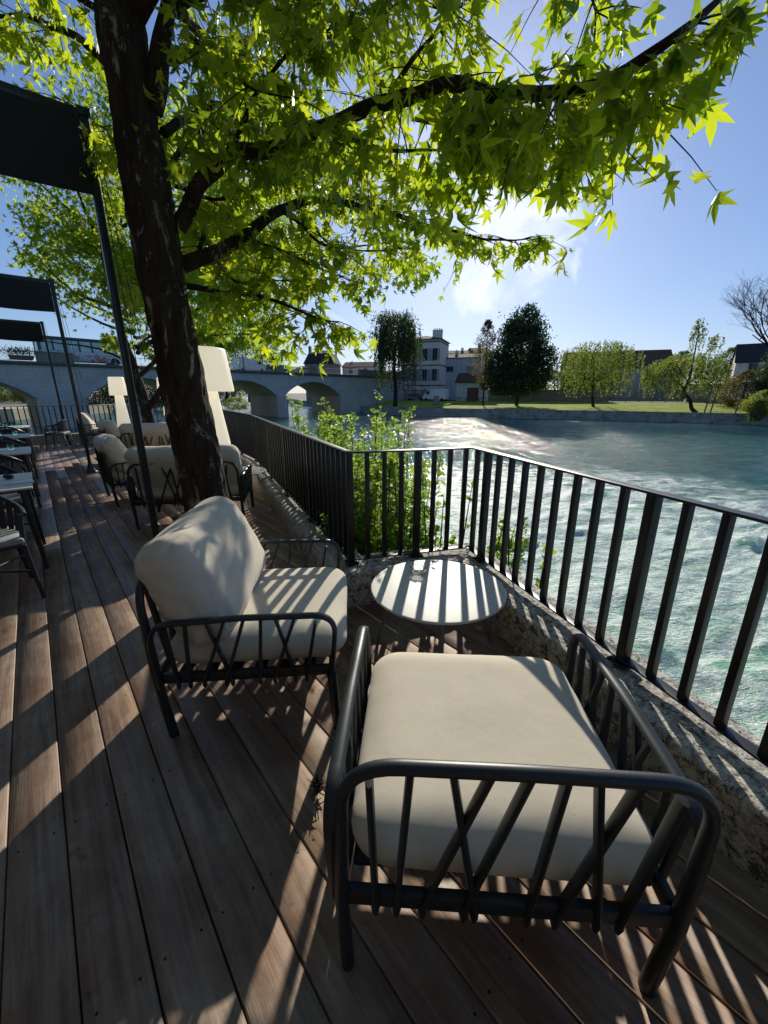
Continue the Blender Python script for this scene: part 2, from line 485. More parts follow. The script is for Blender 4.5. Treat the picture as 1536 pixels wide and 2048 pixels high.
def cushion(w, d, h, r, bulge=.02, wr=.004, seed=0, n=26):
    """soft box, full sizes w,d,h centred on origin"""
    bm = bmesh.new()
    bmesh.ops.create_cube(bm, size=2)
    bmesh.ops.subdivide_edges(bm, edges=bm.edges[:], cuts=n, use_grid_fill=True)
    hx, hy, hz = w / 2, d / 2, h / 2
    for v in bm.verts:
        x, y, z = v.co
        # concentrate samples toward edges
        sx, sy, sz = (math.sin(x * PI / 2), math.sin(y * PI / 2), math.sin(z * PI / 2))
        p = Vector((sx * hx, sy * hy, sz * hz))
        rr = (min(r, hx), min(r, hy), min(r, hz))
        q = Vector((max(-(hx - r), min(hx - r, p.x)), max(-(hy - r), min(hy - r, p.y)), max(-(hz - rr[2]), min(hz - rr[2], p.z))))
        e = p - q
        if e.length > 1e-7:
            e = Vector((e.x / r, e.y / r, e.z / rr[2]))
            m = max(abs(e.x), abs(e.y), abs(e.z))
            e = e.normalized() * m
            p = q + Vector((e.x * r, e.y * r, e.z * rr[2]))
        f = (1 - (p.x / hx) ** 2) * (1 - (p.y / hy) ** 2)
        f = max(f, 0) ** .6
        p.z += (1 if z > 0 else -1) * bulge * f * (1 if abs(z) > .2 else abs(z) * 5)
        g = max(0, 1 - (p.z / hz) ** 2) if hz else 0
        p.x *= 1 + .02 * g; p.y *= 1 + .02 * g
        q3 = p * 5 + Vector((seed * 7.3, seed * 1.7, 0))
        nn = noise.noise(q3) * wr * 1.6 + noise.noise(q3 * 3.1) * wr * .8
        crease = abs(noise.noise(p * 4.2 + Vector((seed, 3 + seed, 0))))
        p += Vector((sx, sy, sz)).normalized() * (nn - max(0, .09 - crease) * wr * 16)
        v.co = p
    return bm

# ------------------------------------------------------------------ world, sun, camera
w = bpy.data.worlds.new("World"); S.world = w; w.use_nodes = True
nt = w.node_tree; nt.nodes.clear()
o_ = nt.nodes.new('ShaderNodeOutputWorld'); bg = nt.nodes.new('ShaderNodeBackground')
sky = nt.nodes.new('ShaderNodeTexSky'); sky.sky_type = 'NISHITA'; sky.sun_disc = False
sky.sun_elevation = EL; sky.sun_rotation = AZ
sky.air_density = 1.0; sky.dust_density = .45; sky.ozone_density = 3.0; sky.altitude = 50
bg.inputs['Strength'].default_value = .115
tc = nt.nodes.new('ShaderNodeTexCoord')
def wnode(t, **k):
    n = nt.nodes.new(t)
    for a, b in k.items(): setattr(n, a, b)
    return n
def dirpx(px, py):
    v = at(px, py, 1) - Vector((0, 0, H)); return v.normalized()
def blob(px, py, size, soft):
    d = dirpx(px, py)
    s = wnode('ShaderNodeVectorMath', operation='DOT_PRODUCT'); s.inputs[1].default_value = d
    nt.links.new(tc.outputs['Generated'], s.inputs[0])
    mr = wnode('ShaderNodeMapRange'); mr.inputs[1].default_value = math.cos(size); mr.inputs[2].default_value = math.cos(size * soft)
    nt.links.new(s.outputs['Value'], mr.inputs[0])
    return mr.outputs[0]
def wmath(op, a, b):
    m = wnode('ShaderNodeMath', operation=op)
    for i, v in ((0, a), (1, b)):
        if isinstance(v, (int, float)): m.inputs[i].default_value = v
        else: nt.links.new(v, m.inputs[i])
    return m.outputs[0]
cn = wnode('ShaderNodeTexNoise'); cn.inputs['Scale'].default_value = 7; cn.inputs['Detail'].default_value = 8; cn.inputs['Roughness'].default_value = .62; cn.inputs['Distortion'].default_value = 1.1
nt.links.new(tc.outputs['Generated'], cn.inputs[0])
msk = wmath('MAXIMUM', blob(1035, 445, .17, .3), wmath('MULTIPLY', blob(975, 575, .09, .3), .95))
msk = wmath('MAXIMUM', msk, wmath('MULTIPLY', blob(780, 600, .28, .1), .35))
cl = wmath('ADD', wmath('MULTIPLY', cn.outputs[0], 1.6), wmath('MULTIPLY', msk, .42))
mr = wnode('ShaderNodeMapRange'); mr.inputs[1].default_value = 1.03; mr.inputs[2].default_value = 1.42; mr.inputs[4].default_value = .62
nt.links.new(cl, mr.inputs[0])
mx = wnode('ShaderNodeMix', data_type='RGBA'); nt.links.new(mr.outputs[0], mx.inputs[0])
tint = wnode('ShaderNodeMix', data_type='RGBA', blend_type='MULTIPLY'); tint.inputs[0].default_value = 1
nt.links.new(sky.outputs[0], tint.inputs[6]); tint.inputs[7].default_value = (.84, .96, 1.22, 1)
nt.links.new(tint.outputs[2], mx.inputs[6]); mx.inputs[7].default_value = (21, 20.6, 20, 1)
# soft shoulder so that the haze round the sun keeps its colour
den = wnode('ShaderNodeVectorMath', operation='MULTIPLY_ADD'); den.inputs[1].default_value = (.050, .045, .034); den.inputs[2].default_value = (1, 1, 1)
nt.links.new(mx.outputs[2], den.inputs[0])
dv = wnode('ShaderNodeVectorMath', operation='DIVIDE'); nt.links.new(mx.outputs[2], dv.inputs[0]); nt.links.new(den.outputs[0], dv.inputs[1])
nt.links.new(dv.outputs[0], bg.inputs[0]); nt.links.new(bg.outputs[0], o_.inputs[0])

sd = bpy.data.lights.new('sun', 'SUN'); sd.energy = 5.0; sd.angle = math.radians(.53); sd.color = (1, .93, .80)
so = bpy.data.objects.new('sun', sd); C.objects.link(so)
sdir = Vector((math.sin(AZ) * math.cos(EL), math.cos(AZ) * math.cos(EL), math.sin(EL)))
so.rotation_euler = sdir.to_track_quat('Z', 'Y').to_euler()
so.location = (3, 20, 12)
cd = bpy.data.cameras.new('camera'); co_ = bpy.data.objects.new('camera', cd); C.objects.link(co_)
cd.sensor_fit = 'VERTICAL'; cd.sensor_height = 24; cd.lens = 24 * 800 / 2048
cd.clip_start = .02; cd.clip_end = 3000
co_.location = (0, 0, H); co_.rotation_euler = (PI / 2 - TH, 0, 0)
S.camera = co_
S.view_settings.view_transform = 'Standard'; S.view_settings.look = 'None'; S.view_settings.exposure = 0
S.cycles.max_bounces = 8; S.cycles.transparent_max_bounces = 8; S.cycles.sample_clamp_indirect = 6

# ------------------------------------------------------------------ terrace geometry
U = Vector((-.649, .761, 0)).normalized()      # along the boards
NN = Vector((U.y, -U.x, 0))                    # across
c1 = Vector((-.244, 2.782, 0)); c2 = Vector((.679, 3.037, 0)); ce = Vector((2.75, -3.50, 0))
bend = Vector((-2.4, 7.5, 0)); corner = Vector((-7.13, 15.2, 0)); farl = Vector((-16.2, 7.45, 0))
rail_poly = [ce, c2, c1, bend, corner, farl]
poly = [(p.x, p.y) for p in rail_poly] + [(-16.2, -3.5)]

def inside_intervals(P, D):
    ts = []
    for i in range(len(poly)):
        ax, ay = poly[i]; bx, by = poly[(i + 1) % len(poly)]
        ex, ey = bx - ax, by - ay
        den = D.x * ey - D.y * ex
        if abs(den) < 1e-9: continue
        t = ((ax - P.x) * ey - (ay - P.y) * ex) / den
        s = ((ax - P.x) * D.y - (ay - P.y) * D.x) / den
        if 0 <= s < 1: ts.append(t)
    ts.sort()
    return [(ts[i], ts[i + 1]) for i in range(0, len(ts) - 1, 2)]

def build_deck():
    V, F, var = [], [], []
    pitch, wd = .157, .1525
    k0 = -90
    for k in range(-90, 60):
        off = -.189 + .157 * k + pitch / 2
        P = NN * off
        for (a, b) in inside_intervals(P, U):
            # boards of random length butted end to end
            t = a
            while t < b - .02:
                L = rnd.uniform(9, 15)
                e = min(t + L, b)
                vv = rnd.random()
                zz = rnd.uniform(-.0012, .0006)
                t0, t1 = t + .0015, e - .0015
                hw = wd / 2; bv = .004
                prof = [(-hw, -.028), (-hw, zz - bv), (-hw + bv, zz), (hw - bv, zz), (hw, zz - bv), (hw, -.028)]
                base = len(V)
                for tt in (t0, t1):
                    for (o, z) in prof:
                        p = P + U * tt + NN * o
                        V.append((p.x, p.y, z)); var.append(vv)
                for j in range(5):
                    F.append((base + j, base + j + 1, base + 7 + j, base + 6 + j))
                F.append((base + 0, base + 1, base + 2, base + 3)); F.append((base + 0, base + 3, base + 4, base + 5))
                F.append((base + 9, base + 8, base + 7, base + 6)); F.append((base + 11, base + 10, base + 9, base + 6))
                t = e
    o = raw('timber_deck', V, F, M['deck'], None, var)
    tag(o, kind='structure')
    # dark ground under the boards
    bm = bmesh.new()
    vs = [bm.verts.new((x, y, -.06)) for x, y in poly]
    f = bm.faces.new(vs)
    bmesh.ops.triangulate(bm, faces=[f])
    g = obj('deck_underlay', bm, M['dark_under'], None, False)
    tag(g, kind='structure')
M['dark_under'] = mat_simple('under_deck_dark', (.01, .01, .01), .9, .1, 4, 0)
build_deck()

def offs(poly_pts, d):
    """offset open polyline to its left by d (mitred)"""
    out = []
    for i, p in enumerate(poly_pts):
        ds = []
        if i > 0: ds.append((p - poly_pts[i - 1]).normalized())
        if i < len(poly_pts) - 1: ds.append((poly_pts[i + 1] - p).normalized())
        if len(ds) == 2:
            n1 = Vector((-ds[0].y, ds[0].x, 0)); n2 = Vector((-ds[1].y, ds[1].x, 0))
            m = (n1 + n2).normalized(); k = 1 / max(.3, m.dot(n1))
            out.append(p + m * d * k)
        else:
            n1 = Vector((-ds[0].y, ds[0].x, 0)); out.append(p + n1 * d)
    return out
inn = offs(rail_poly, .175)   # toward the deck
outp = offs(rail_poly, -.17)

def rough_prism(bm, a, b, c, d, z0, z1, seg=12, rows=5, amp=.008, seed=0, rtop=.02):
    """stone block: a,b inner edge start/end; d,c outer start/end"""
    n = seg
    prof_n = 10
    # cross profile param: inner bottom -> inner top -> outer top -> outer bottom
    prof = []
    for k in range(rows + 1): prof.append((0, z0 + (z1 - z0 - rtop) * k / rows))
    for k in range(1, 4):
        an = k / 4 * PI / 2
        prof.append((rtop * (1 - math.cos(an)), z1 - rtop + rtop * math.sin(an)))
    for k in range(0, 7): prof.append((('t', k / 6), z1))
    for k in range(1, 4):
        an = PI / 2 - k / 4 * PI / 2
        prof.append((('o', rtop * (1 - math.cos(an))), z1 - rtop + rtop * math.sin(an)))
    for k in range(rows + 1): prof.append((('o', 0), z1 - rtop - (z1 - z0 - rtop) * k / rows))
    rings = []
    for i in range(n + 1):
        t = i / n
        A = a.lerp(b, t); D = d.lerp(c, t)
        wv = D - A; W = wv.length; wv.normalize()
        ring = []
        for s, z in prof:
            if isinstance(s, tuple):
                x = (rtop + (W - 2 * rtop) * s[1]) if s[0] == 't' else W - s[1]
            else: x = s
            p = A + wv * x; p = Vector((p.x, p.y, z))
            q = p * 6 + Vector((seed * 5.1, 0, seed))
            nn = noise.noise(q) + .6 * noise.noise(q * 2.7) + .35 * noise.noise(q * 7)
            dv = Vector((p.x, p.y, z)) - Vector(((A.x + D.x) / 2, (A.y + D.y) / 2, (z0 + z1) / 2))
            e = 1 if 0 < i < n else .3
            p += dv.normalized() * nn * amp * e
            # round the ends
            if i == 0 or i == n:
                p.z -= .018 if z > z1 - .05 else 0
            ring.append(bm.verts.new(p))
        rings.append(ring)
    for i in range(n):
        for k in range(len(prof) - 1):
            bm.faces.new((rings[i][k], rings[i][k + 1], rings[i + 1][k + 1], rings[i + 1][k]))
    bm.faces.new(rings[0]); bm.faces.new(rings[-1][::-1])

KZ = .262
def kerb_section(name, i, label, mat, block=None, amp=.008, rt=.02):
    a, b = inn[i], inn[i + 1]; d, c = outp[i], outp[i + 1]
    L = (b - a).length
    bm = bmesh.new()
    if block is None: ns = 1
    else: ns = max(1, round(L / block))
    cuts = [0]
    for k in range(1, ns): cuts.append(k / ns + rnd.uniform(-.15, .15) / ns)
    cuts.append(1)
    for k in range(ns):
        g = .012 / L
        t0, t1 = cuts[k] + (g if k else 0), cuts[k + 1] - (g if k < ns - 1 else 0)
        a2, b2 = a.lerp(b, t0), a.lerp(b, t1); d2, c3 = d.lerp(c, t0), d.lerp(c, t1)
        seg = max(8, int((b2 - a2).length / .05))
        rough_prism(bm, a2, b2, c3, d2, -.05, KZ + (rnd.uniform(-.012, .006) if ns > 1 else 0), seg, 5, amp, k + i * 9, rt)
    o = obj(name, bm, mat, None, True, 60)
    return o
o = kerb_section('stone_kerb', 0, '', M['kerb'], 2.1, .009, .03); tag(o, 'lichen spotted stone kerb under the railing beside the nearest armchair', 'kerb')
o = kerb_section('stone_kerb', 1, '', M['kerb'], None, .008, .02); tag(o, 'short stone kerb crossing behind the round table at the terrace corner', 'kerb')
o = kerb_section('stone_kerb', 2, '', M['kerb_left'], .95, .011, .07); tag(o, 'kerb of rounded worn stone blocks running away past the tree and lamp', 'kerb')
o = kerb_section('stone_kerb', 3, '', M['kerb_left'], 1.1, .01, .05); tag(o, 'far part of the rounded stone kerb beyond the bend in the railing', 'kerb')
o = kerb_section('stone_kerb', 4, '', M['kerb_left'], 1.4, .008, .03); tag(o, 'stone kerb closing the far end of the deck before the river', 'kerb')

# retaining wall below the kerb
bm = bmesh.new()
wo = offs(rail_poly, -.15)
wi = offs(rail_poly, .12)
for i in range(len(wo) - 1):
    a, b = wo[i], wo[i + 1]; c_, d_ = wi[i + 1], wi[i]
    vs = [bm.verts.new((p.x, p.y, z)) for z in (-3.2, -.052) for p in (a, b, c_, d_)]
    for q in ((0, 1, 5, 4), (1, 2, 6, 5), (2, 3, 7, 6), (3, 0, 4, 7), (4, 5, 6, 7), (3, 2, 1, 0)):
        bm.faces.new([vs[j] for j in q])
o = obj('retaining_wall', bm, M['quay'], None, False); tag(o, 'stone retaining wall dropping from the terrace edge to the river', 'wall')

# ------------------------------------------------------------------ railings
ZB, ZT = .30, 1.10
def railing(a, b, label, post_every=9, pitch=.13, s0=0, phase=0, last=True, group='black iron railings round the terrace'):
    a = Vector((a.x, a.y, 0)); b = Vector((b.x, b.y, 0))
    D = (b - a); L = D.length; D.normalize()
    rz = math.atan2(D.y, D.x)
    t = empty('iron_railing', a, 0, label, 'railing')
    mid = D * L / 2
    bm = bmesh.new(); box(bm, (mid.x, mid.y, ZT), (L + .03, .052, .012), rz, .002)
    obj('top_rail', bm, M['iron'], t)
    bm = bmesh.new(); box(bm, (mid.x, mid.y, ZB), (L + .03, .052, .010), rz, .002)
    obj('bottom_rail', bm, M['iron'], t)
    bars = []; posts = []
    k = 0
    while s0 + k * pitch < L - .04:
        (posts if k % post_every == phase else bars).append(s0 + k * pitch); k += 1
    if last: posts.append(L)
    def one(nm, s, wx, wy, z0):
        bm = bmesh.new(); p = D * s
        box(bm, (0, 0, (z0 + ZT - .0065) / 2), (wx, wy, ZT - .0065 - z0), rz, .0015)
        o = obj(nm, bm, M['iron'], t); o.location = (p.x, p.y, 0); return o
    if bars:
        lim = bars
        if len(bars) > 98:
            lim = bars[:98]
        b0 = one('baluster', lim[0], .028, .034, ZB + .0055)
        for s in lim[1:]:
            c = b0.copy(); C.objects.link(c); c.parent = t; p = D * s; c.location = (p.x, p.y, 0)
        if len(bars) > 98:
            bm = bmesh.new()
            for s in bars[98:]:
                p = D * s; box(bm, (p.x, p.y, (ZB + ZT) / 2), (.028, .034, ZT - ZB - .012), rz)
            tag(obj('balusters', bm, M['iron'], t, False), kind='stuff')
    if posts:
        pl0 = None
        for s in posts:
            p = D * s
            if pl0 is None:
                bmp = bmesh.new(); box(bmp, (0, 0, KZ + .012), (.10, .085, .012), rz, .002)
                pl0 = obj('base_plate', bmp, M['iron'], t); q_ = pl0
            else:
                q_ = pl0.copy(); C.objects.link(q_); q_.parent = t
            q_.location = (p.x, p.y, 0)
        p0 = one('post', posts[0], .045, .045, KZ - .02)
        for s in posts[1:]:
            c = p0.copy(); C.objects.link(c); c.parent = t; p = D * s; c.location = (p.x, p.y, 0)
    return t
railing(c2, ce, 'black iron railing slanting down past the right side of the nearest armchair', 9, .1425, .066, 1)
railing(c1, c2, 'short black iron railing between the two corner posts behind the round table', 4, .128, 0, 0, False)
railing(c1, bend, 'long black iron railing running away beside the tree, seen almost edge on', 9, .128, .128, 8)
railing(bend, corner, 'further black iron railing beyond the bend behind the white lamp', 9, .128, .128, 8)
railing(corner, farl, 'thin black railing closing the far end of the deck before the bridge', 9, .14, .14, 8)

# ------------------------------------------------------------------ lounge chairs
TOPF = [.05, .17, .29, .40, .51, .61, .695, .81, .93]
BOTF = [.075, .145, .40, .23, .365, .57, .79, .66, .86]

def lounge(name, label, cat, W=.42, cush=True, back=True, group=None, seed=1):
    t = empty(name, (0, 0, 0), 0, label, cat, group)
    yf, yb = .385, -.375
    fr = M['frame']
    # side arms: inverted U incl. front leg, oval tube
    for sx in (-1, 1):
        x = sx * W
        bm = bmesh.new()
        path = arc_path([(x * .985, yb + .01, .275), (x, yb - .005, .585), (x * 1.01, 0, .605), (x * 1.01, yf + .01, .60), (x * .98, yf - .02, .275)], [.10, .05, .10], 7)
        tube(bm, path, .020, 10, (1, 0, 0), .011)
        obj('armrest', bm, fr, t)
        bm = bmesh.new()
        tube(bm, [(x * .98, yf - .02, .30), (x * .985, yf - .005, .0)], [.023, .019], 12)
        obj('front_leg', bm, fr, t)
        bm = bmesh.new()
        for a, b in zip(TOPF, BOTF):
            ya = yb + .03 + (yf - yb - .06) * a; y2 = yb + .03 + (yf - yb - .06) * b
            ztop = .597 - (.03 if a < .07 or a > .92 else 0)
            tube(bm, [(x * 1.005, ya, ztop), (x * .985, y2, .30), (x * .985, y2, .28), (x * .985, y2, .265)], [.014, .014, .013, .007], 8, (1, 0, 0), [.0078, .0078, .010, .005])
        obj('armrest_bars', bm, fr, t)
    # back arch with rear legs
    bm = bmesh.new()
    x = W - .025
    path = arc_path([(-x, yb + .015, 0), (-x - .002, yb - .012, .30), (-x + .012, yb - .035, .755), (0, yb - .042, .768), (x - .012, yb - .035, .755), (x + .002, yb - .012, .30), (x, yb + .015, 0)], [.02, .13, .05, .13, .02], 8)
    rs = []
    for p in path: rs.append(.0215 if p.z < .45 else .0215 - .0045 * min(1, (p.z - .45) / .2))
    rb = [r * .85 for r in rs]
    tube(bm, path, rs, 12, (0, 1, 0.05), rb)
    obj('back_frame', bm, fr, t)
    bm = bmesh.new()
    w2 = W - .05
    for a, b in zip(TOPF, BOTF):
        if W > .5:
            pass
        xa = -w2 + 2 * w2 * a; x2 = -w2 + 2 * w2 * b
        zt = .758 - (.04 if a < .07 or a > .92 else 0)
        tube(bm, [(xa * .97, yb - .038, zt), (x2, yb - .012, .30), (x2, yb - .012, .28), (x2, yb - .012, .260)], [.0165, .0165, .014, .008], 8, (0, 1, 0), [.0095, .0095, .0115, .006])
    if W > .5:
        for k in range(4):
            xa = -w2 + 2 * w2 * (k + .5) / 4
            tube(bm, [(xa, yb - .036, .755), (xa + .06, yb - .012, .26)], .011, 8)
    obj('back_bars', bm, fr, t)
    # seat frame
    bm = bmesh.new()
    for sx in (-1, 1): box(bm, (sx * (W - .022), 0, .312), (.026, yf - yb - .04, .046), 0, .006)
    for sy in (yb - .005, yf - .02): box(bm, (0, sy, .313), (2 * W - .07, .026, .048), 0, .006)
    for k in range(6):
        box(bm, (0, yb + .09 + k * .11, .305), (2 * W - .08, .055, .012), 0, .003)
    obj('seat_frame', bm, fr, t)
    if cush:
        bm = cushion(2 * W - .075, .785, .145, .115, .010, .0016, seed)
        for v in bm.verts: v.co += Vector((0, .035, .397))
        cu = obj('seat_cushion', bm, M['fabric'], t, True, 80)
    if back:
        bm = cushion(2 * W - .035, .52, .24, .10, .035, .0065, seed + 3)
        # stand it up, lean back
        mt = Matrix.Translation((0, yb + .135, .675)) @ Matrix.Rotation(math.radians(114), 4, 'X')
        for v in bm.verts:
            v.co = mt @ v.co
        bc = obj('back_cushion', bm, M['fabric'], t, True, 80)
        bm = bmesh.new()
        hw, hh = (2 * W - .035) / 2, .26
        pp = []
        for k in range(49):
            a = 2 * PI * k / 48
            ex = .28
            cx = math.copysign(abs(math.cos(a)) ** ex, math.cos(a)) * hw * 1.0; cy = math.copysign(abs(math.sin(a)) ** ex, math.sin(a)) * hh * 1.0
            pp.append(mt @ Vector((cx * .985, cy * .98, .0)))
        tube(bm, pp, .006, 6, None, None, False)
        obj('piping', bm, M['fabric_seam'], bc)
    return t

def place(o, x, y, ang):
    o.location = (x, y, 0); o.rotation_euler = (0, 0, math.radians(ang)); return o

ch2 = place(lounge('lounge_armchair', 'nearest charcoal slatted armchair with a flat beige seat cushion and no back cushion', 'armchair', .42, True, False, 'charcoal slatted lounge seats', 2), .318, 1.035, -3.7)
ch1 = place(lounge('lounge_armchair', 'charcoal slatted armchair with plump beige back cushion in front of the tree trunk', 'armchair', .44, True, True, 'charcoal slatted lounge seats', 5), -.635, 1.905, -85)
sofa = place(lounge('lounge_sofa', 'wide slatted lounge seat seen from behind, directly behind the tree trunk', 'sofa', .60, True, True, 'charcoal slatted lounge seats', 8), -2.30, 4.78, 11)
ch3 = copy_tree(ch1, (-3.62, 5.80, 0), math.radians(-49), 'slatted armchair seen from its side, just beyond the nearest pole and beside the wide seat')
copy_tree(sofa, (-4.55, 8.2, 0), math.radians(14), 'further wide lounge seat seen from behind, past the first cushioned group')
copy_tree(ch1, (-5.75, 9.0, 0), math.radians(-49), 'further cushioned armchair turned toward the river beside the second wide seat')
copy_tree(ch1, (-8.7, 12.35, 0), math.radians(-62), 'cushioned armchair standing alone near the railing at the far end of the deck')
copy_tree(ch1, (-6.1, 11.0, 0), math.radians(120), 'cushioned armchair under the second tree facing back along the deck')

# ------------------------------------------------------------------ round low tables
def round_table(label):
    t = empty('round_table', (0, 0, 0), 0, label, 'table', 'low round tables')
    bm = bmesh.new()
    lathe(bm, [(.02, .386), (.372, .386), (.386, .388), (.392, .394), (.3925, .4), (.389, .405), (.38, .4065), (.02, .4065)], 72)
    obj('table_top', bm, M['table'], t, True, 30)
    bm = bmesh.new(); lathe(bm, [(.02, .36), (.09, .362), (.10, .385), (.02, .385)], 24)
    obj('hub', bm, M['table_leg'], t)
    for a in (-92, 172, 8, 88):
        a = math.radians(a); dx, dy = math.cos(a), math.sin(a)
        bm = bmesh.new(); tube(bm, [(dx * .08, dy * .08, .375), (dx * .26, dy * .26, .35), (dx * .36, dy * .36, .0)], [.014, .013, .010], 10)
        obj('leg', bm, M['table_leg'], t)
    return t
tb = round_table('pale round table striped by railing shadows, with a glass ashtray, in the terrace corner')
tb.location = (.315, 2.135, 0)
copy_tree(tb, (-2.12, 5.75, 0), .5, 'pale round table striped by shadows beside the white lamp')
copy_tree(tb, (-5.3, 10.6, 0), 1.1, 'pale round table at the foot of the second tree')

def ashtray(loc, label):
    bm = bmesh.new()
    n = 32
    prof = [(.004, 0), (.040, 0), (.047, .006), (.050, .022), (.051, .036), (.047, .040), (.042, .037), (.038, .014), (.03, .009), (.004, .009)]
    rings = []
    for r, z in prof:
        ring = []
        for k in range(n):
            a = 2 * PI * k / n
            sq = 1 + .07 * math.cos(4 * a)
            zz = z
            if z > .03 and abs(math.cos(2 * a)) > .93: zz -= .007
            ring.append(bm.verts.new((r * sq * math.cos(a), r * sq * math.sin(a), zz)))
        rings.append(ring)
    for i in range(len(rings) - 1):
        for k in range(n): bm.faces.new((rings[i][k], rings[i][(k + 1) % n], rings[i + 1][(k + 1) % n], rings[i + 1][k]))
    bm.faces.new(rings[0][::-1]); bm.faces.new(rings[-1])
    o = obj('ashtray', bm, M['ashglass']); o.location = loc
    return tag(o, label, 'ashtray')
ash = ashtray((.215, 2.31, .4075), 'clear glass ashtray on the striped round table in the terrace corner')
a2 = ash.copy(); C.objects.link(a2); a2.location = (-2.2, 5.75, .4075); a2['label'] = 'clear glass ashtray on the round table beside the white lamp'

# small dried seed head on the deck
bm = bmesh.new()
for k in range(70):
    a = rnd.uniform(0, 2 * PI); e = rnd.uniform(-.2, 1.2); L = rnd.uniform(.015, .04)
    z0 = rnd.uniform(.01, .06)
    p = Vector((rnd.uniform(-.01, .01), rnd.uniform(-.012, .012), z0)); q = p + Vector((math.cos(a) * math.cos(e), math.sin(a) * math.cos(e), math.sin(e))) * L
    if q.z < .002: q.z = .002
    tube(bm, [p, q], [.0025, .0012], 4)
o = obj('dried_seed_head', bm, M['dry']); o.location = onz(636, 1590, 0)
tag(o, 'small dark dried seed head lying on the deck left of the nearest armchair', 'seed head')

# ------------------------------------------------------------------ floor lamps
def floor_lamp(label):
    t = empty('floor_lamp', (0, 0, 0), 0, label, 'lamp', 'giant white floor lamps')
    bm = bmesh.new()
    lathe(bm, [(.40, 0), (.43, .012), (.43, .03), (.33, .62), (.235, 1.3), (.205, 1.55), (.19, 1.56)], 48)
    obj('base', bm, M['lamp'], t, True, 50)
    bm = bmesh.new()
    lathe(bm, [(.40, 1.53), (.445, 1.515), (.452, 1.52), (.455, 1.535), (.385, 2.10), (.375, 2.125), (.35, 2.135), (.02, 2.14)], 48)
    obj('lamp_shade', bm, M['lamp'], t, True, 50)
    return t
lp = floor_lamp('tall white lamp standing right behind the big tree trunk')
lp.location = (-2.78, 6.42, 0)
copy_tree(lp, (-8.75, 13.75, 0), 0, 'white lamp at the far left end of the deck, half hidden by a pole', None, None, (.58, .58, .93))
copy_tree(lp, (-7.36, 14.15, 0), 0, 'furthest white lamp, showing just left of the big trunk beyond the second tree', None, None, (.64, .64, .93))

# ------------------------------------------------------------------ poles and awnings
poles = [(-2.07, 3.42), (-5.72, 7.72), (-9.39, 12.0)]
pl = ['nearest dark awning pole rising in front of the big tree', 'second dark awning pole with flared foot standing in the middle of the deck', 'furthest dark awning pole near the end of the deck']
al = ['nearest furled dark awning at the upper left', 'second furled dark awning, below the nearest one', 'third and smallest furled dark awning above the bridge']
p0 = None
for i, (x, y) in enumerate(poles):
    if p0 is None:
        t = empty('awning_pole', (x, y, 0), 0, pl[0], 'pole', 'awning poles along the deck')
        bm = bmesh.new(); box(bm, (0, 0, 1.70), (.055, .055, 3.30), math.atan2(U.y, U.x), .006)
        obj('shaft', bm, M['pole'], t)
        bm = bmesh.new()
        lathe(bm, [(.125, .0), (.125, .012), (.10, .03), (.06, .09), (.042, .14), (.038, .18), (.02, .18)], 24)
        obj('foot', bm, M['pole'], t, True, 35)
        bm = bmesh.new(); box(bm, (0, 0, 3.34), (.08, .08, .05), math.atan2(U.y, U.x), .006)
        obj('cap', bm, M['pole'], t)
        bm = bmesh.new()
        for k, (dx, lo) in enumerate(((.09, 1.3), (.15, 1.75))):
            a = NN * dx + U * .03 * (k + 1)
            tube(bm, [(a.x * .35, a.y * .35, 3.32), (a.x, a.y, lo)], .0035, 6)
        obj('cord', bm, M['pole'], t)
        p0 = t
    else:
        copy_tree(p0, (x, y, 0), 0, pl[i])
def awning_mesh(L):
    """furled canvas hanging below a beam; local X along beam, Y across"""
    bm = bmesh.new()
    nx = 40
    prof = [(-.06, 0), (-.075, -.03), (-.078, -.10), (-.07, -.20), (-.075, -.32), (-.066, -.395), (-.05, -.405), (-.03, -.39), (-.01, -.34), (.02, -.36), (.04, -.44), (.06, -.45), (.072, -.42), (.07, -.2), (.062, -.03), (.05, 0)]
    rings = []
    for i in range(nx + 1):
        t = i / nx
        ring = []
        for j, (yy, zz) in enumerate(prof):
            k = -zz / .45
            wv = .010 * k * math.sin(t * 26 + j * .7) + .02 * k * noise.noise(Vector((t * 9, j * .5, 2)))
            sag = .012 * k * math.sin(t * L * 3.4)
            ring.append(bm.verts.new((t * L, yy + wv, zz - sag)))
        rings.append(ring)
    m = len(prof)
    for i in range(nx):
        for j in range(m - 1):
            bm.faces.new((rings[i][j], rings[i][j + 1], rings[i + 1][j + 1], rings[i + 1][j]))
    bm.faces.new(rings[0]); bm.faces.new(rings[-1][::-1])
    return bm
aw0 = None
for i, (x, y) in enumerate(poles):
    ang = math.atan2(-NN.y, -NN.x)
    loc = Vector((x, y, 3.285)) - NN * .035
    if aw0 is None:
        t = empty('furled_awning', loc, ang, al[0], 'awning', 'furled dark awnings')
        bm = awning_mesh(5.2); obj('canvas', bm, M['canvas'], t, True, 50)
        bm = bmesh.new(); box(bm, (2.6, 0, .03), (5.2, .09, .055), 0, .006); obj('beam', bm, M['pole'], t)
        bm = bmesh.new(); tube(bm, [(.0, -.078, -.385), (5.2, -.078, -.385)], .009, 8); obj('hem_bar', bm, M['pole'], t)
        aw0 = t
    else:
        copy_tree(aw0, loc, ang, al[i])

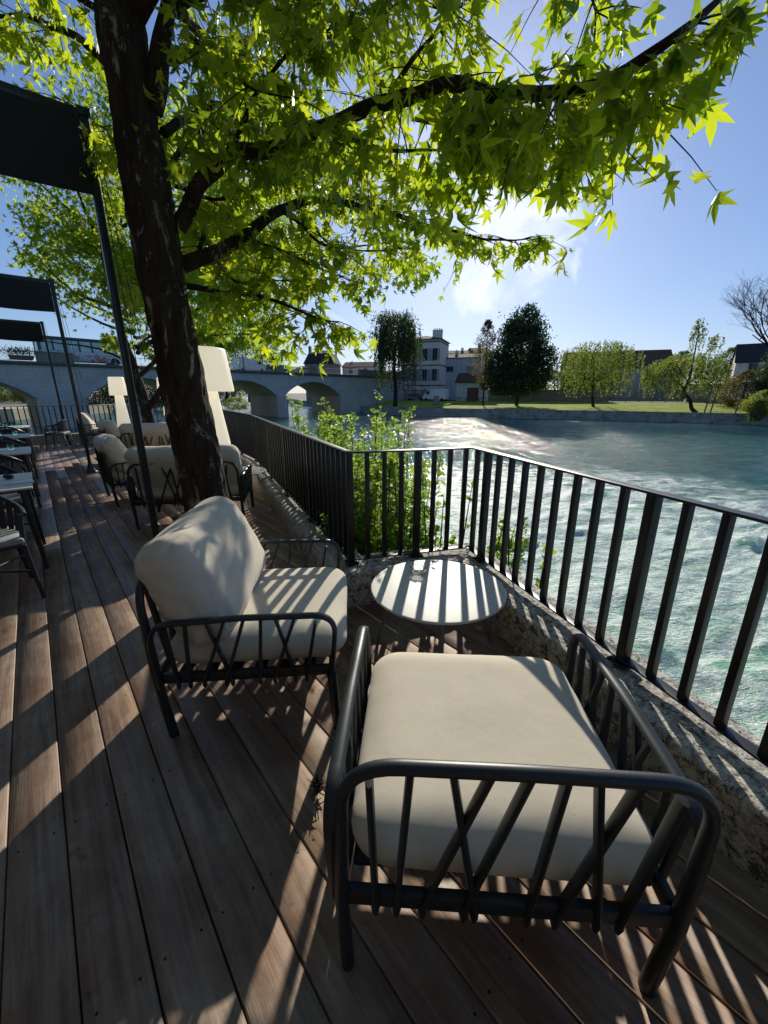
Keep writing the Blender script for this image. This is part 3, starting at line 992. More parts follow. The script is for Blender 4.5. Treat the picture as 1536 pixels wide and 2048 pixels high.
# restaurant building that the awnings are fixed to, out of view, added to block sky light
def restaurant():
    o0 = NN * (-4.78)
    t = empty('unseen_restaurant_building', o0, math.atan2(U.y, U.x), 'unseen dark fronted restaurant building the awnings are fixed to, added left of the deck to block sky light', 'building')
    bm = bmesh.new(); box(bm, (2.5, 3.0, 3.7), (23, 6, 7.5)); obj('wall', bm, M['rest_wall'], t, False)
    bm = bmesh.new(); box(bm, (2.5, 3.0, 7.6), (23.6, 6.6, .25)); obj('roof', bm, M['slate'], t, False)
    for k in range(7):
        x = -7.2 + 3.2 * k
        bm = bmesh.new(); box(bm, (x, -.03, 1.35), (2.4, .1, 2.6)); f = obj('window', bm, M['frame'], t, False)
        bm = bmesh.new(); box(bm, (x, -.06, 1.35), (2.2, .08, 2.4)); obj('pane', bm, M['pane'], f, False)
        bm = bmesh.new(); box(bm, (x, -.03, 5.4), (1.2, .1, 1.7)); f = obj('window', bm, M['shutter'], t, False)
        bm = bmesh.new(); box(bm, (x, -.06, 5.4), (1.0, .08, 1.5)); obj('pane', bm, M['pane'], f, False)
    t = empty('sky_blocking_wing', (-3.2, -3.9, 0), 0, 'unseen dark wing added behind the viewer to keep sky light off the deck', 'building')  # wing put in behind the viewer to block sky light
    bm = bmesh.new(); box(bm, (0, -2.5, 3.7), (12.0, 5, 7.5)); obj('wall', bm, M['rest_wall'], t, False)
    bm = bmesh.new(); box(bm, (0, -2.5, 7.6), (12.6, 5.6, .25)); obj('roof', bm, M['slate'], t, False)
    for x in (-4, 0, 4):
        bm = bmesh.new(); box(bm, (x, .03, 1.35), (2.4, .1, 2.6)); f = obj('window', bm, M['frame'], t, False)
        bm = bmesh.new(); box(bm, (x, .06, 1.35), (2.2, .08, 2.4)); obj('pane', bm, M['pane'], f, False)
M['rest_wall'] = mat_plaster('dark_restaurant_render', (.10, .095, .085), .5)
restaurant()

# ------------------------------------------------------------------ dining area
def dining_chair(label):
    t = empty('dining_chair', (0, 0, 0), 0, label, 'chair', 'rope backed dining chairs')
    # local: faces +Y
    bm = bmesh.new()
    ring = []
    for k in range(33):
        a = PI + PI * k / 32
        s = .5 - .5 * math.cos(2 * PI * k / 32)
        ring.append(Vector((.275 * math.cos(a), .27 * math.sin(a) + .06, .66 + .14 * s)))
    tube(bm, [Vector((-.275, .16, .64))] + ring + [Vector((.275, .16, .64))], .016, 8)
    low = [Vector((p.x * .88, (p.y - .06) * .88 + .06, .47)) for p in ring]
    tube(bm, [Vector((-.24, .16, .455))] + low + [Vector((.24, .16, .455))], .011, 8)
    obj('back_frame', bm, M['frame'], t)
    bm = bmesh.new()
    for k in range(2, 63):
        i = k / 2
        a = ring[int(i)].lerp(ring[min(32, int(i) + 1)], i - int(i)); b = low[int(i)].lerp(low[min(32, int(i) + 1)], i - int(i))
        if k % 5 == 0: continue
        tube(bm, [a, b], .0055, 5)
    obj('rope_back', bm, M['rope'], t)
    bm = cushion(.46, .44, .05, .02, .008, .001, 1, 8)
    for v in bm.verts: v.co += Vector((0, .02, .465))
    obj('seat_pad', bm, M['pad'], t)
    bm = bmesh.new(); box(bm, (0, .02, .43), (.47, .45, .025), 0, .008); obj('seat', bm, M['frame'], t)
    for sx in (-1, 1):
        bm = bmesh.new(); tube(bm, [(sx * .25, .17, .65), (sx * .225, .20, .43), (sx * .255, .25, 0)], [.016, .017, .012], 8); obj('leg', bm, M['frame'], t)
        bm = bmesh.new(); tube(bm, [(sx * .20, -.14, .46), (sx * .20, -.17, .43), (sx * .25, -.27, 0)], [.015, .017, .012], 8); obj('leg', bm, M['frame'], t)
    bm = bmesh.new(); tube(bm, [(-.235, .22, .22), (.235, -.22, .22)], .009, 6); tube(bm, [(.235, .22, .225), (-.235, -.22, .225)], .009, 6)
    obj('stretcher', bm, M['frame'], t)
    return t
def dining_table(label):
    t = empty('dining_table', (0, 0, 0), 0, label, 'table', 'pale dining tables')
    bm = bmesh.new(); box(bm, (0, 0, .735), (.80, .86, .018), 0, .004); obj('table_top', bm, M['table'], t)
    for sx in (-1, 1):
        for sy in (-1, 1):
            bm = bmesh.new(); tube(bm, [(sx * .33, sy * .36, .725), (sx * .36, sy * .39, 0)], [.022, .015], 10); obj('leg', bm, M['frame'], t)
    bm = bmesh.new(); box(bm, (0, 0, .712), (.66, .72, .024), 0, .003); obj('apron', bm, M['frame'], t)
    return t
ru = math.atan2(U.y, U.x) - PI / 2
T1 = Vector((-3.52, 3.33, 0))
tabs = [T1 + U * 2.6 * k for k in range(4)]
ords = ['first', 'second', 'third', 'fourth']
dt = None; dc = None
tl = ['nearest pale dining table at the left edge, holding a dark stone and napkin', 'second pale dining table from the camera along the left edge',
      'third pale dining table from the camera along the left edge', 'furthest pale dining table, next to the last railing']
cl_f = ['rope backed chair on the far side of the nearest dining table', 'rope backed chair on the far side of the second dining table',
        'rope backed chair on the far side of the third dining table', 'rope backed chair on the far side of the furthest dining table']
cl_n = [None, 'rope backed chair with its back to the camera at the second dining table', 'rope backed chair with its back to the camera at the third dining table', 'rope backed chair with its back to the camera at the furthest dining table']
for k, c in enumerate(tabs):
    if dt is None:
        dt = dining_table(tl[0]); dt.location = c; dt.rotation_euler = (0, 0, ru)
    else: copy_tree(dt, c, ru, tl[k])
    p = c + U * .66 + NN * .05
    if dc is None:
        dc = dining_chair('large rope backed dining chair nearest the camera at the left edge, its seat toward us')
        q = Vector((-2.95, 2.72, 0)); dc.location = q; dc.rotation_euler = (0, 0, ru + PI + .12)
    copy_tree(dc, p, ru + PI + rnd.uniform(-.1, .1), cl_f[k])
    if cl_n[k]: copy_tree(dc, c - U * .62 + NN * .02, ru + rnd.uniform(-.1, .1), cl_n[k])
copy_tree(dc, (-8.75, 10.9, 0), ru + 1.2, 'rope backed chair standing apart beside the foot of the furthest pole')
# things on the tables
bm = bmesh.new(); lathe(bm, [(.003, 0), (.029, 0), (.034, .008), (.038, .085), (.0365, .085), (.032, .012), (.003, .010)], 20)
gl = obj('tumbler', bm, M['tumbler'])
first = True
gt = ['left of the two tumblers', 'right of the two tumblers']
for k in range(1, 4):
    for j in range(2):
        loc = tabs[k] + Vector((0, 0, .7445)) + U * (-.05 + .1 * j) + NN * (-.02 + .22 * j)
        o = gl if first else gl.copy()
        if not first: C.objects.link(o)
        first = False
        o.location = loc
        tag(o, '%s on the %s dining table from the camera' % (['left green tinted tumbler', 'right green tinted tumbler'][j], ords[k]), 'glass', 'green tinted tumblers')
bm = bmesh.new(); bmesh.ops.create_icosphere(bm, subdivisions=3, radius=.04)
for v in bm.verts: v.co = Vector((v.co.x * 1.1, v.co.y * .8, v.co.z * .55 + .022)) + v.co * noise.noise(v.co * 30) * .15
o = obj('stone_weight', bm, M['pebble']); o.location = onz(18, 958, .7445); tag(o, 'small dark stone on the nearest dining table', 'stone')
bm = bmesh.new(); box(bm, (0, 0, .004), (.20, .12, .006), 0, .002); box(bm, (.01, .0, .0095), (.17, .10, .004), .04, .0015)
o = obj('napkin', bm, M['napkin']); o.location = onz(38, 966, .7445); o.rotation_euler = (0, 0, ru + .1); tag(o, 'folded white paper napkin on the nearest dining table', 'napkin')

# ------------------------------------------------------------------ leaves
def star_leaf():
    """five lobed leaf in the XY plane, stalk at origin, tip toward +Y; unit length about 1"""
    lob = [(90, 1.0), (32, .86), (148, .86), (-22, .58), (202, .58)]
    order = [-22, 32, 90, 148, 202]
    ln = {90: 1.0, 32: .88, 148: .88, -22: .60, 202: .60}
    pts = []
    cen = Vector((0, .30, 0))
    for i, a in enumerate(order):
        L = ln[a]
        r = .62 * L
        ar = math.radians(a)
        wd = math.radians(15)
        pts.append((cen.x + r * .62 * math.cos(ar - wd * 1.25), cen.y + r * .62 * math.sin(ar - wd * 1.25)))
        pts.append((cen.x + .74 * L * math.cos(ar), cen.y + .74 * L * math.sin(ar)))
        pts.append((cen.x + r * .62 * math.cos(ar + wd * 1.25), cen.y + r * .62 * math.sin(ar + wd * 1.25)))
        if i < 4:
            m = math.radians((a + order[i + 1]) / 2)
            pts.append((cen.x + .24 * math.cos(m), cen.y + .24 * math.sin(m)))
    pts.append((0, .06))
    V = [(0, .30)] + pts
    F = [(0, 1 + i, 1 + (i + 1) % len(pts)) for i in range(len(pts))]
    V = np.array([(x, y, 0) for x, y in V])
    r2 = V[:, 0] ** 2 + (V[:, 1] - .3) ** 2
    V[:, 2] = -.38 * r2 - .18 * np.abs(V[:, 0])     # cupped and folded along the midrib
    return V, np.array(F)
LV, LF = star_leaf()
QV = np.array([(0, 0, 0), (.33, .42, -.06), (0, 1, -.1), (-.33, .42, -.06)]); QF = np.array([(0, 1, 2), (0, 2, 3)])
OV = np.array([(0, 0, 0), (.36, .2, -.03), (.46, .55, -.07), (.22, .92, -.1), (-.22, .92, -.1), (-.46, .55, -.07), (-.36, .2, -.03)]); OF = np.array([(0, 1, 2), (0, 2, 3), (0, 3, 4), (0, 4, 5), (0, 5, 6)])

def leaves(name, P, D, size, mat, parent, tmpl=(LV, LF), seed=1, var=None, flop=.5):
    """P points, D pointing directions of each leaf; random twist"""
    rs = np.random.RandomState(seed)
    n = len(P)
    P = np.asarray(P, float); D = np.asarray(D, float)
    D /= np.linalg.norm(D, axis=1)[:, None] + 1e-9
    R = rs.normal(size=(n, 3)); R -= (R * D).sum(1)[:, None] * D; R /= np.linalg.norm(R, axis=1)[:, None] + 1e-9
    Nn = np.cross(R, D)
    TV, TF = tmpl
    s = np.asarray(size if not np.isscalar(size) else np.full(n, size)) * rs.uniform(.7, 1.15, n)
    wx = rs.uniform(.65, 1.1, n)
    curl = rs.uniform(.0, 2.9, n)
    V = (P[:, None, :] + (TV[None, :, 0, None] * wx[:, None, None] * R[:, None, :] + TV[None, :, 1, None] * D[:, None, :] + TV[None, :, 2, None] * curl[:, None, None] * Nn[:, None, :]) * s[:, None, None])
    F = (TF[None] + (np.arange(n) * len(TV))[:, None, None]).reshape(-1, 3)
    vr = np.repeat(rs.rand(n) if var is None else np.clip(var + rs.normal(0, .18, n), 0, 1), len(TV))
    return raw(name, V.reshape(-1, 3), F, mat, parent, vr)

def interp(pts, rs, step=.06):
    """smooth a polyline (Catmull-Rom)"""
    P = [Vector(p) for p in pts]; out = []; ro = []
    n = len(P)
    for i in range(n - 1):
        p0 = P[max(i - 1, 0)]; p1 = P[i]; p2 = P[i + 1]; p3 = P[min(i + 2, n - 1)]
        m = max(2, int((p2 - p1).length / step))
        for k in range(m):
            t = k / m
            q = .5 * ((2 * p1) + (-p0 + p2) * t + (2 * p0 - 5 * p1 + 4 * p2 - p3) * t * t + (-p0 + 3 * p1 - 3 * p2 + p3) * t ** 3)
            out.append(q); ro.append(rs[i] * (1 - t) + rs[i + 1] * t)
    out.append(P[-1]); ro.append(rs[-1])
    return out, ro

# keep sunlight on the furniture and the near deck: pruned crown where it would shade them
def shades_near(p):
    for z0, bx in ((0, (-1.9, 1.1, .8, 2.75)), (.45, (-1.25, -.1, 1.35, 2.5)), (.45, (-.15, .85, .6, 2.5))):
        k = (p.z - z0) / math.tan(EL)
        x = p.x - math.sin(AZ) * k; y = p.y - math.cos(AZ) * k
        if bx[0] < x < bx[1] and bx[2] < y < bx[3]: return True
    return False

def gum_tree():
    t = empty('sweetgum_tree', (-1.33, 2.98, 0), 0, 'big dark trunked tree with bright star shaped leaves rising beside the nearest pole', 'tree')
    B0 = Vector((-1.33, 2.98, 0))
    tr = [(-1.35, 2.98, -.02), (-1.355, 2.98, .22), (-1.375, 2.98, .8), (-1.42, 2.98, 1.5), (-1.465, 2.98, 2.2), (-1.485, 2.985, 2.8), (-1.50, 2.99, 3.4), (-1.50, 3.02, 4.2), (-1.58, 3.1, 5.4), (-1.7, 3.2, 6.4)]
    rr = [.205, .165, .146, .136, .130, .122, .108, .09, .06, .02]
    pts, rs = interp(tr, rr, .03)
    bm = bmesh.new(); tube(bm, pts, rs, 64)
    for v in bm.verts:
        ax = None
        q = Vector((v.co.x * 9, v.co.y * 9, v.co.z * 2.6))
        ridg = 1 - abs(noise.noise(q * 1.7)) * 2
        c = Vector((-1.33 + (-.045) * v.co.z, 2.98, v.co.z))
        dv = (v.co - c); dv.z = 0
        if dv.length > .001: v.co += dv.normalized() * (.016 * ridg + .022 * noise.noise(q * .5) + .010 * noise.noise(q * 4))
    for v in bm.verts: v.co -= B0
    obj('trunk', bm, M['bark'], t, True, 80)
    branches = [
        # (points, start radius, leafiness, from index)
        ([(355, 455, 2.62), (395, 378, 2.52), (460, 316, 2.40), (540, 292, 2.22), (640, 262, 2.05), (770, 205, 1.8), (900, 178, 1.58), (1050, 190, 1.38), (1200, 150, 1.16), (1320, 90, 1.02), (1430, 10, 1.0), (1500, -60, 1.05)], .052, 1.0),
        ([(365, 528, 2.72), (430, 508, 2.78), (500, 462, 2.88), (560, 420, 2.98), (650, 402, 3.08), (760, 420, 3.15), (860, 450, 3.2), (960, 478, 3.22), (1060, 478, 3.25)], .052, .95),
        ([(372, 570, 2.8), (450, 585, 2.9), (540, 600, 2.85), (620, 628, 2.8), (680, 640, 2.78)], .022, .8),
        ([(300, 215, 2.42), (325, 80, 2.3), (350, -60, 2.2), (400, -220, 2.1)], .07, .25),
        ([(240, 150, 2.5), (130, 60, 2.6), (10, 30, 2.7), (-120, 20, 2.8)], .03, 1.0),
        ([(250, 60, 2.45), (120, -30, 2.3), (-20, -60, 2.2)], .025, 1.0),
        ([(330, 120, 2.45), (480, 90, 2.9), (650, 70, 3.4), (800, 110, 3.9), (900, 160, 4.2)], .03, .9),
        ([(330, 270, 2.5), (450, 210, 3.0), (600, 300, 3.5), (750, 320, 3.9), (900, 360, 4.1)], .028, .9),
        ([(345, 20, 2.3), (500, -40, 2.0), (700, -30, 1.8), (820, 0, 1.7), (900, 30, 1.65)], .028, 1.0),
        ([(460, 316, 2.40), (500, 230, 2.3), (560, 130, 2.15), (640, 60, 2.0), (760, 30, 1.9)], .018, 1.0),
        ([(640, 262, 2.05), (720, 285, 1.95), (800, 300, 1.9), (900, 295, 1.85), (1000, 280, 1.8)], .014, .9),
        ([(900, 178, 1.58), (980, 225, 1.6), (1080, 245, 1.6), (1180, 250, 1.55), (1250, 245, 1.5)], .012, 1.0),
        ([(1050, 190, 1.38), (1150, 185, 1.35), (1250, 180, 1.3), (1330, 175, 1.2)], .010, 1.0),
        ([(770, 205, 1.8), (830, 110, 1.75), (900, 40, 1.7), (960, -20, 1.65)], .014, .9),
        ([(560, 420, 2.98), (640, 480, 3.0), (720, 500, 3.05), (800, 500, 3.1)], .014, .9),
        ([(430, 508, 2.78), (470, 560, 2.9), (540, 560, 3.0), (620, 570, 3.0)], .012, .9),
        ([(400, 500, 2.8), (420, 420, 3.2), (470, 400, 3.6), (560, 470, 4.0), (660, 490, 4.3)], .018, .8),
        ([(345, 330, 2.6), (420, 250, 3.0), (520, 210, 3.4), (640, 180, 3.8), (760, 200, 4.1)], .02, .8),
        ([(290, 330, 2.6), (230, 290, 2.9), (190, 240, 3.1), (110, 190, 3.3)], .016, .7),
        ([(1150, -140, 1.7), (1170, -30, 1.7), (1195, 30, 1.68), (1190, 80, 1.66)], .008, .8),
        ([(345, 20, 2.3), (520, 180, 3.6), (640, 330, 4.9), (720, 430, 5.5), (800, 470, 5.7)], .03, 1.0),
        ([(640, 330, 4.9), (700, 380, 5.2), (780, 400, 5.4), (850, 380, 5.5)], .014, 1.0),
        ([(520, 180, 3.6), (560, 300, 4.6), (600, 400, 5.3), (640, 480, 5.6)], .014, 1.0),
        ([(380, 60, 2.2), (430, 120, 2.1), (520, 180, 2.0), (600, 200, 1.9)], .014, .9),
        ([(345, 370, 2.62), (430, 400, 2.75), (510, 380, 2.75), (600, 330, 2.65), (690, 300, 2.55)], .014, .9),
        ([(830, 240, 1.75), (880, 255, 1.75), (960, 265, 1.7), (1060, 275, 1.7)], .008, .9),
        ([(470, 470, 2.85), (560, 500, 2.8), (640, 540, 2.75), (700, 560, 2.75)], .012, .8),
    ]
    LP, LD, LS, TW = [], [], [], []
    bmb = []
    r = random.Random(21)
    for bi, (pp, r0, lf) in enumerate(branches):
        pts = [at(*p) for p in pp]
        n = len(pts)
        rads = [max(.004, r0 * (1 - .93 * i / (n - 1))) for i in range(n)]
        P, R = interp(pts, rads, .05)
        # gnarl
        P = [p + Vector((noise.noise(p * 4), noise.noise(p * 4 + Vector((9, 0, 0))), noise.noise(p * 4 + Vector((0, 9, 0))))) * .025 for p in P]
        bm = bmesh.new(); tube(bm, [p - B0 for p in P], R, 10 if r0 > .02 else 7)
        # twigs
        i = 0
        L = 0
        for i in range(1, len(P)):
            L += (P[i] - P[i - 1]).length
            frac = i / len(P)
            if frac < .16 and r0 > .02: continue
            if r.random() > lf * .74: continue
            tdir = (P[i] - P[i - 1]).normalized()
            for q in range(2):
                a = r.uniform(0, 2 * PI)
                dv = Vector((math.cos(a), math.sin(a), r.uniform(-.75, .22) if P[i].y < 2.6 else r.uniform(-.55, .5)))
                dv = (dv + tdir * .6).normalized()
                ln = r.uniform(.10, .42) * (1.0 if P[i].y > 1.6 else .40)
                tp = [P[i] + dv * ln * f + Vector((0, 0, -.22 * ln * f * f)) for f in (0, .35, .7, 1)]
                if shades_near(tp[-1]) and r.random() < .9: continue
                tube(bm, [p - B0 for p in tp], [.0035, .0028, .002, .0012], 4, None, None, False)
                nl = r.choice([5, 6, 7, 8])
                for k in range(nl):
                    f = .25 + .75 * (k + 1) / nl
                    b = P[i] + dv * ln * f + Vector((0, 0, -.22 * ln * f * f))
                    aa = r.uniform(0, 2 * PI)
                    out = Vector((math.cos(aa), math.sin(aa), -.2)) * r.uniform(.025, .06)
                    p2 = b + out
                    LP.append(p2 - B0)
                    LD.append((math.cos(aa) * r.uniform(.05, .6), math.sin(aa) * r.uniform(.05, .6), -r.uniform(.5, 1.1)))
                    LS.append(r.choice([.07, .085, .10, .11, .13]) * r.uniform(.85, 1.1))
                    TW.append((b - B0, p2 - B0))
        o = obj('limb', bm, M['bark'], t, True, 80)
    # stalks
    bm = bmesh.new()
    Vs, Fs = [], []
    for a, b in TW:
        k = len(Vs); d = Vector((.0009, 0, 0)); e = Vector((0, .0009, 0))
        Vs += [a - d, a + d, b + d, b - d, a - e, a + e, b + e, b - e]
        Fs += [(k, k + 1, k + 2, k + 3), (k + 4, k + 5, k + 6, k + 7)]
    raw('leaf_stalks', [tuple(v) for v in Vs], Fs, M['leaf'], t, np.full(len(Vs), .8))
    # the upper crown over the terrace, out of view, added to block sky light
    rs = np.random.RandomState(77)
    # dense hanging sprays further out over the water side, throwing the deep shade on the deck by the viewer
    for k in range(75):
        z = rs.uniform(2.95, 3.9)
        kk = z / math.tan(EL)
        c = Vector((rs.uniform(-1.7, -.36) + math.sin(AZ) * kk, rs.uniform(-.3, .70) + math.cos(AZ) * kk, z))
        for j in range(7):
            q = c + Vector(tuple(rs.normal(size=3) * .09))
            if shades_near(q): continue
            LP.append(q - B0); LD.append((rs.normal() * .4, rs.normal() * .4, -.7)); LS.append(rs.uniform(.10, .14))
    P_, R_ = interp([at(520, 180, 3.6), Vector((-.9, 5.0, 3.5)), Vector((-.3, 5.6, 3.6)), Vector((.4, 6.0, 3.5))], [.03, .022, .014, .006], .2)
    bm2 = bmesh.new(); tube(bm2, [p - B0 for p in P_], R_, 7); obj('limb', bm2, M['bark'], t, True, 80)
    P_, R_ = interp([Vector((-.9, 5.0, 3.5)), Vector((-.7, 5.8, 3.3)), Vector((-.2, 6.5, 3.5)), Vector((.3, 6.9, 3.7))], [.02, .015, .010, .004], .2)
    bm2 = bmesh.new(); tube(bm2, [p - B0 for p in P_], R_, 7); obj('limb', bm2, M['bark'], t, True, 80)
    for k in range(620):
        c = np.array([rs.uniform(-5.5, 3.0), rs.uniform(-3.5, 5.5), rs.uniform(4.0, 7.2)])
        if ((c[0] + 1.4) / 4.4) ** 2 + ((c[1] - 1.2) / 4.6) ** 2 + ((c[2] - 4.4) / 3.0) ** 2 > 1: continue
        if shades_near(Vector(c)): continue
        if c[1] > -.3 and (c[2] - H) / max(.1, c[1]) < (1.15 if c[0] > -.6 else .85): continue
        for j in range(12):
            q = c + rs.normal(size=3) * .28
            LP.append(Vector(q) - B0); LD.append((rs.normal() * .4, rs.normal() * .4, -.6)); LS.append(.15)
    for k in range(9):
        a = 2 * PI * k / 9
        pts_ = [Vector((-1.47, 2.99, 3.5 + .25 * k)), Vector((-1.4 + 1.6 * math.cos(a), 2.4 + 1.8 * math.sin(a), 4.6 + .2 * k)), Vector((-1.4 + 3.4 * math.cos(a), 1.6 + 3.4 * math.sin(a), 5.2 + .1 * k))]
        P_, R_ = interp(pts_, [.06, .035, .01], .2)
        bm2 = bmesh.new(); tube(bm2, [p - B0 for p in P_], R_, 7); obj('limb', bm2, M['bark'], t, True, 80)
    print('gum leaves', len(LP))
    leaves('crown', [tuple(p) for p in LP], LD, np.array(LS), M['leaf'], t, seed=5)
    bm.free()
gum_tree()

def crown_volume(ells, n, clump, seed, keep=None):
    """points in clumps within a union of ellipsoids, mostly near the outside"""
    rs = np.random.RandomState(seed)
    vol = np.array([e[3] * e[4] * e[5] for e in ells]); vol = vol / vol.sum()
    out = []
    nc = max(1, n // clump)
    for k in range(nc):
        e = ells[rs.choice(len(ells), p=vol)]
        v = rs.normal(size=3); v /= np.linalg.norm(v)
        r = rs.uniform(.35, 1) ** .6
        c = np.array(e[:3]) + v * r * np.array(e[3:6])
        rad = rs.uniform(.5, 1.2) * min(e[3:6]) * .20
        q = rs.normal(size=(clump, 3)) * rad * np.array([1, 1, .6])
        out.append(c + q)
    return np.concatenate(out)

def simple_tree(name, label, cat, base, trunkpts, limbs, pts, size, mat, seed=1, group=None, bark=None, droop=.3, tmpl=(QV, QF), radius=.2, updir=False):
    base = Vector(base)
    t = empty(name, base, 0, label, cat, group)
    bm = bmesh.new()
    P, R = interp([Vector(p) for p in trunkpts[0]], trunkpts[1], .4)
    tube(bm, P, R, 10)
    obj('trunk', bm, bark or M['bark_far'], t, True, 80)
    if limbs:
        bm = bmesh.new()
        for lp_, r0 in limbs:
            n = len(lp_)
            P, R = interp([Vector(p) for p in lp_], [r0 * (1 - .85 * i / (n - 1)) for i in range(n)], .35)
            tube(bm, P, R, 6)
        obj('limbs', bm, bark or M['bark_far'], t, True, 80)
    if pts is not None and len(pts):
        rs = np.random.RandomState(seed + 50)
        D = rs.normal(size=(len(pts), 3)); D[:, 2] -= droop * 2
        # brightness var by clump
        v = np.array([.5 + .5 * noise.noise(Vector(p) * (.8 / max(.3, size * 3))) for p in pts])
        leaves('crown', pts, D, size, mat, t, tmpl, seed, v)
    return t

def rlimbs(n, z0, z1, reach, rad, seed, spread=1.0, up=.5, x0=0, y0=0):
    r = random.Random(seed); out = []
    for k in range(n):
        a = 2 * PI * k / n + r.uniform(-.4, .4)
        z = z0 + (z1 - z0) * r.random()
        L = reach * r.uniform(.6, 1)
        p = [Vector((x0, y0, z))]
        for j in range(1, 4):
            f = j / 3
            p.append(Vector((x0 + math.cos(a + .3 * f) * L * f * spread, y0 + math.sin(a + .3 * f) * L * f * spread, z + up * L * f ** 1.1 + r.uniform(-.1, .1) * L)))
        out.append((p, rad * r.uniform(.6, 1)))
    return out

# second sweetgum on the deck (two stems)
def gum2():
    b = (-7.25, 12.6, 0)
    pts = crown_volume([(1.1, 0, 6.0, 2.3, 2.6, 2.8), (-.5, -.6, 4.7, 1.7, 1.8, 1.1), (1.6, .6, 4.2, 2.0, 2.0, 1.6), (.7, .2, 2.95, 1.5, 1.5, .55), (3.7, -1.7, 2.75, 1.5, 1.6, .50), (2.6, -2.2, 3.7, 1.6, 1.6, .9), (-.9, -.4, 6.3, 1.3, 1.4, 1.8), (3.6, .2, 4.6, 1.7, 1.8, 1.5), (3.2, 1.2, 6.4, 2.0, 1.8, 1.4)], 33000, 60, 3)
    limbs = rlimbs(16, 2.4, 6, 2.8, .07, 4)
    limbs += [([(0, 0, 2.0), (1.2, -.6, 2.6), (2.6, -1.3, 2.9), (4.4, -1.8, 2.9)], .07), ([(0, 0, 2.6), (1.4, .2, 3.6), (2.8, .3, 4.2), (4.2, .3, 4.4)], .07), ([(.1, 0, 1.1), (.55, .1, 1.7), (.9, .2, 2.8), (1.3, .3, 4.2)], .12), ([(0, 0, 2.2), (-.9, -.3, 2.7), (-1.7, -.6, 2.8), (-2.4, -.9, 2.9)], .04)]
    t = simple_tree('sweetgum_tree', 'second leafy tree with forked trunk at the far end of the deck', 'tree', b,
                    ([(0, 0, 0), (0, 0, 1.0), (-.18, 0, 2.2), (-.4, 0, 3.6), (-.4, .1, 6.5)], [.20, .17, .13, .10, .03]), limbs, pts, .135, M['leaf2'], 8, None, M['bark'], .5, (LV, LF))
gum2()

# ------------------------------------------------------------------ shrubs outside the railing
def shrub(name, label, base, stems, leafsize, mat, tmpl, seed, per=60, spread=.16, grow=None):
    r = random.Random(seed)
    base = Vector(base)
    t = empty(name, base, 0, label, 'shrub', None)
    bm = bmesh.new(); P = []; D = []
    for (dx, dy, top, lx, ly) in stems:
        pts = [Vector((dx, dy, 0)), Vector((dx + lx * .3, dy + ly * .3, top * .45)), Vector((dx + lx * .7, dy + ly * .7, top * .8)), Vector((dx + lx, dy + ly, top))]
        Q, R = interp(pts, [.012, .009, .006, .002], .05)
        tube(bm, Q, R, 5)
        for k in range(per):
            f = r.uniform(.12, 1) ** .8
            c = Q[min(len(Q) - 1, int(f * (len(Q) - 1)))]
            a = r.uniform(0, 2 * PI); ln = r.uniform(.02, spread) * (1.35 - f)
            e = c + Vector((math.cos(a) * ln, math.sin(a) * ln, r.uniform(.2, .9) * ln))
            if k % 3 == 0: tube(bm, [c, e], [.003, .001], 4, None, None, False)
            for j in range(4):
                q = c.lerp(e, (j + 1) / 4)
                for _m in range(2 if leafsize < .048 else 1):
                    P.append(tuple(q + Vector((r.uniform(-.025, .025), r.uniform(-.025, .025), r.uniform(-.02, .02)))))
                    aa = r.uniform(0, 2 * PI); D.append((math.cos(aa), math.sin(aa), r.uniform(-.1, .9)))
    obj('stems', bm, M['bark_far'], t)
    leaves('foliage', P, D, leafsize, mat, t, tmpl, seed)
    return t
r = random.Random(4)
def mkstems(n, rx, ry, t0, t1, lean=.25):
    return [(r.uniform(-rx, rx), r.uniform(-ry, ry), r.uniform(t0, t1), r.uniform(-lean, lean), r.uniform(-lean, lean)) for _ in range(n)]
shrub('river_shrub', 'dense small leaved yellow green shrub filling the corner between the two railings', (-.10, 3.85, -1.7), mkstems(66, .42, .42, 1.8, 2.7), .038, M['shrub'], (QV, QF), 3, 95, .22)
shrub('river_shrub', 'tall feathery sprig reaching above the railing right of the other shrubs', (.02, 4.35, -1.7), mkstems(9, .22, .2, 2.5, 3.2, .12), .034, M['shrub'], (QV, QF), 4, 70, .17)
shrub('river_shrub', 'tall upright leafy shrub rising behind the long railing before the bridge arch', (-.42, 5.05, -1.7), mkstems(44, .38, .5, 2.0, 2.95, .2), .042, M['shrub'], (QV, QF), 5, 80, .22)
shrub('river_shrub', 'leftmost leafy shrub showing over the bend of the long railing', (-1.12, 6.75, -1.7), mkstems(20, .38, .5, 2.3, 3.2, .2), .045, M['shrub'], (QV, QF), 6, 60, .22)
shrub('round_leaved_plant', 'round leaved seedling standing in front of the glittering water in the corner', (.42, 3.42, -1.2), mkstems(7, .25, .12, 1.5, 2.15, .15), .058, M['shrub'], (OV, OF), 7, 12, .13)
shrub('round_leaved_plant', 'small round leaved sprig outside the railing right of the corner post', (1.12, 3.0, -1.2), mkstems(4, .12, .12, 1.35, 1.85, .15), .05, M['shrub'], (OV, OF), 8, 9, .10)
shrub('ivy_patch', 'low leafy growth hugging the wall top outside the corner post', (.55, 3.38, -.55), mkstems(30, .75, .10, .5, .95, .2), .034, M['shrub'], (OV, OF), 9, 30, .09)
shrub('ivy_patch', 'large round leaved growth at the foot of the first corner post', (-.05, 3.15, -.9), mkstems(9, .22, .10, .9, 1.35, .15), .06, M['shrub'], (OV, OF), 10, 14, .10)

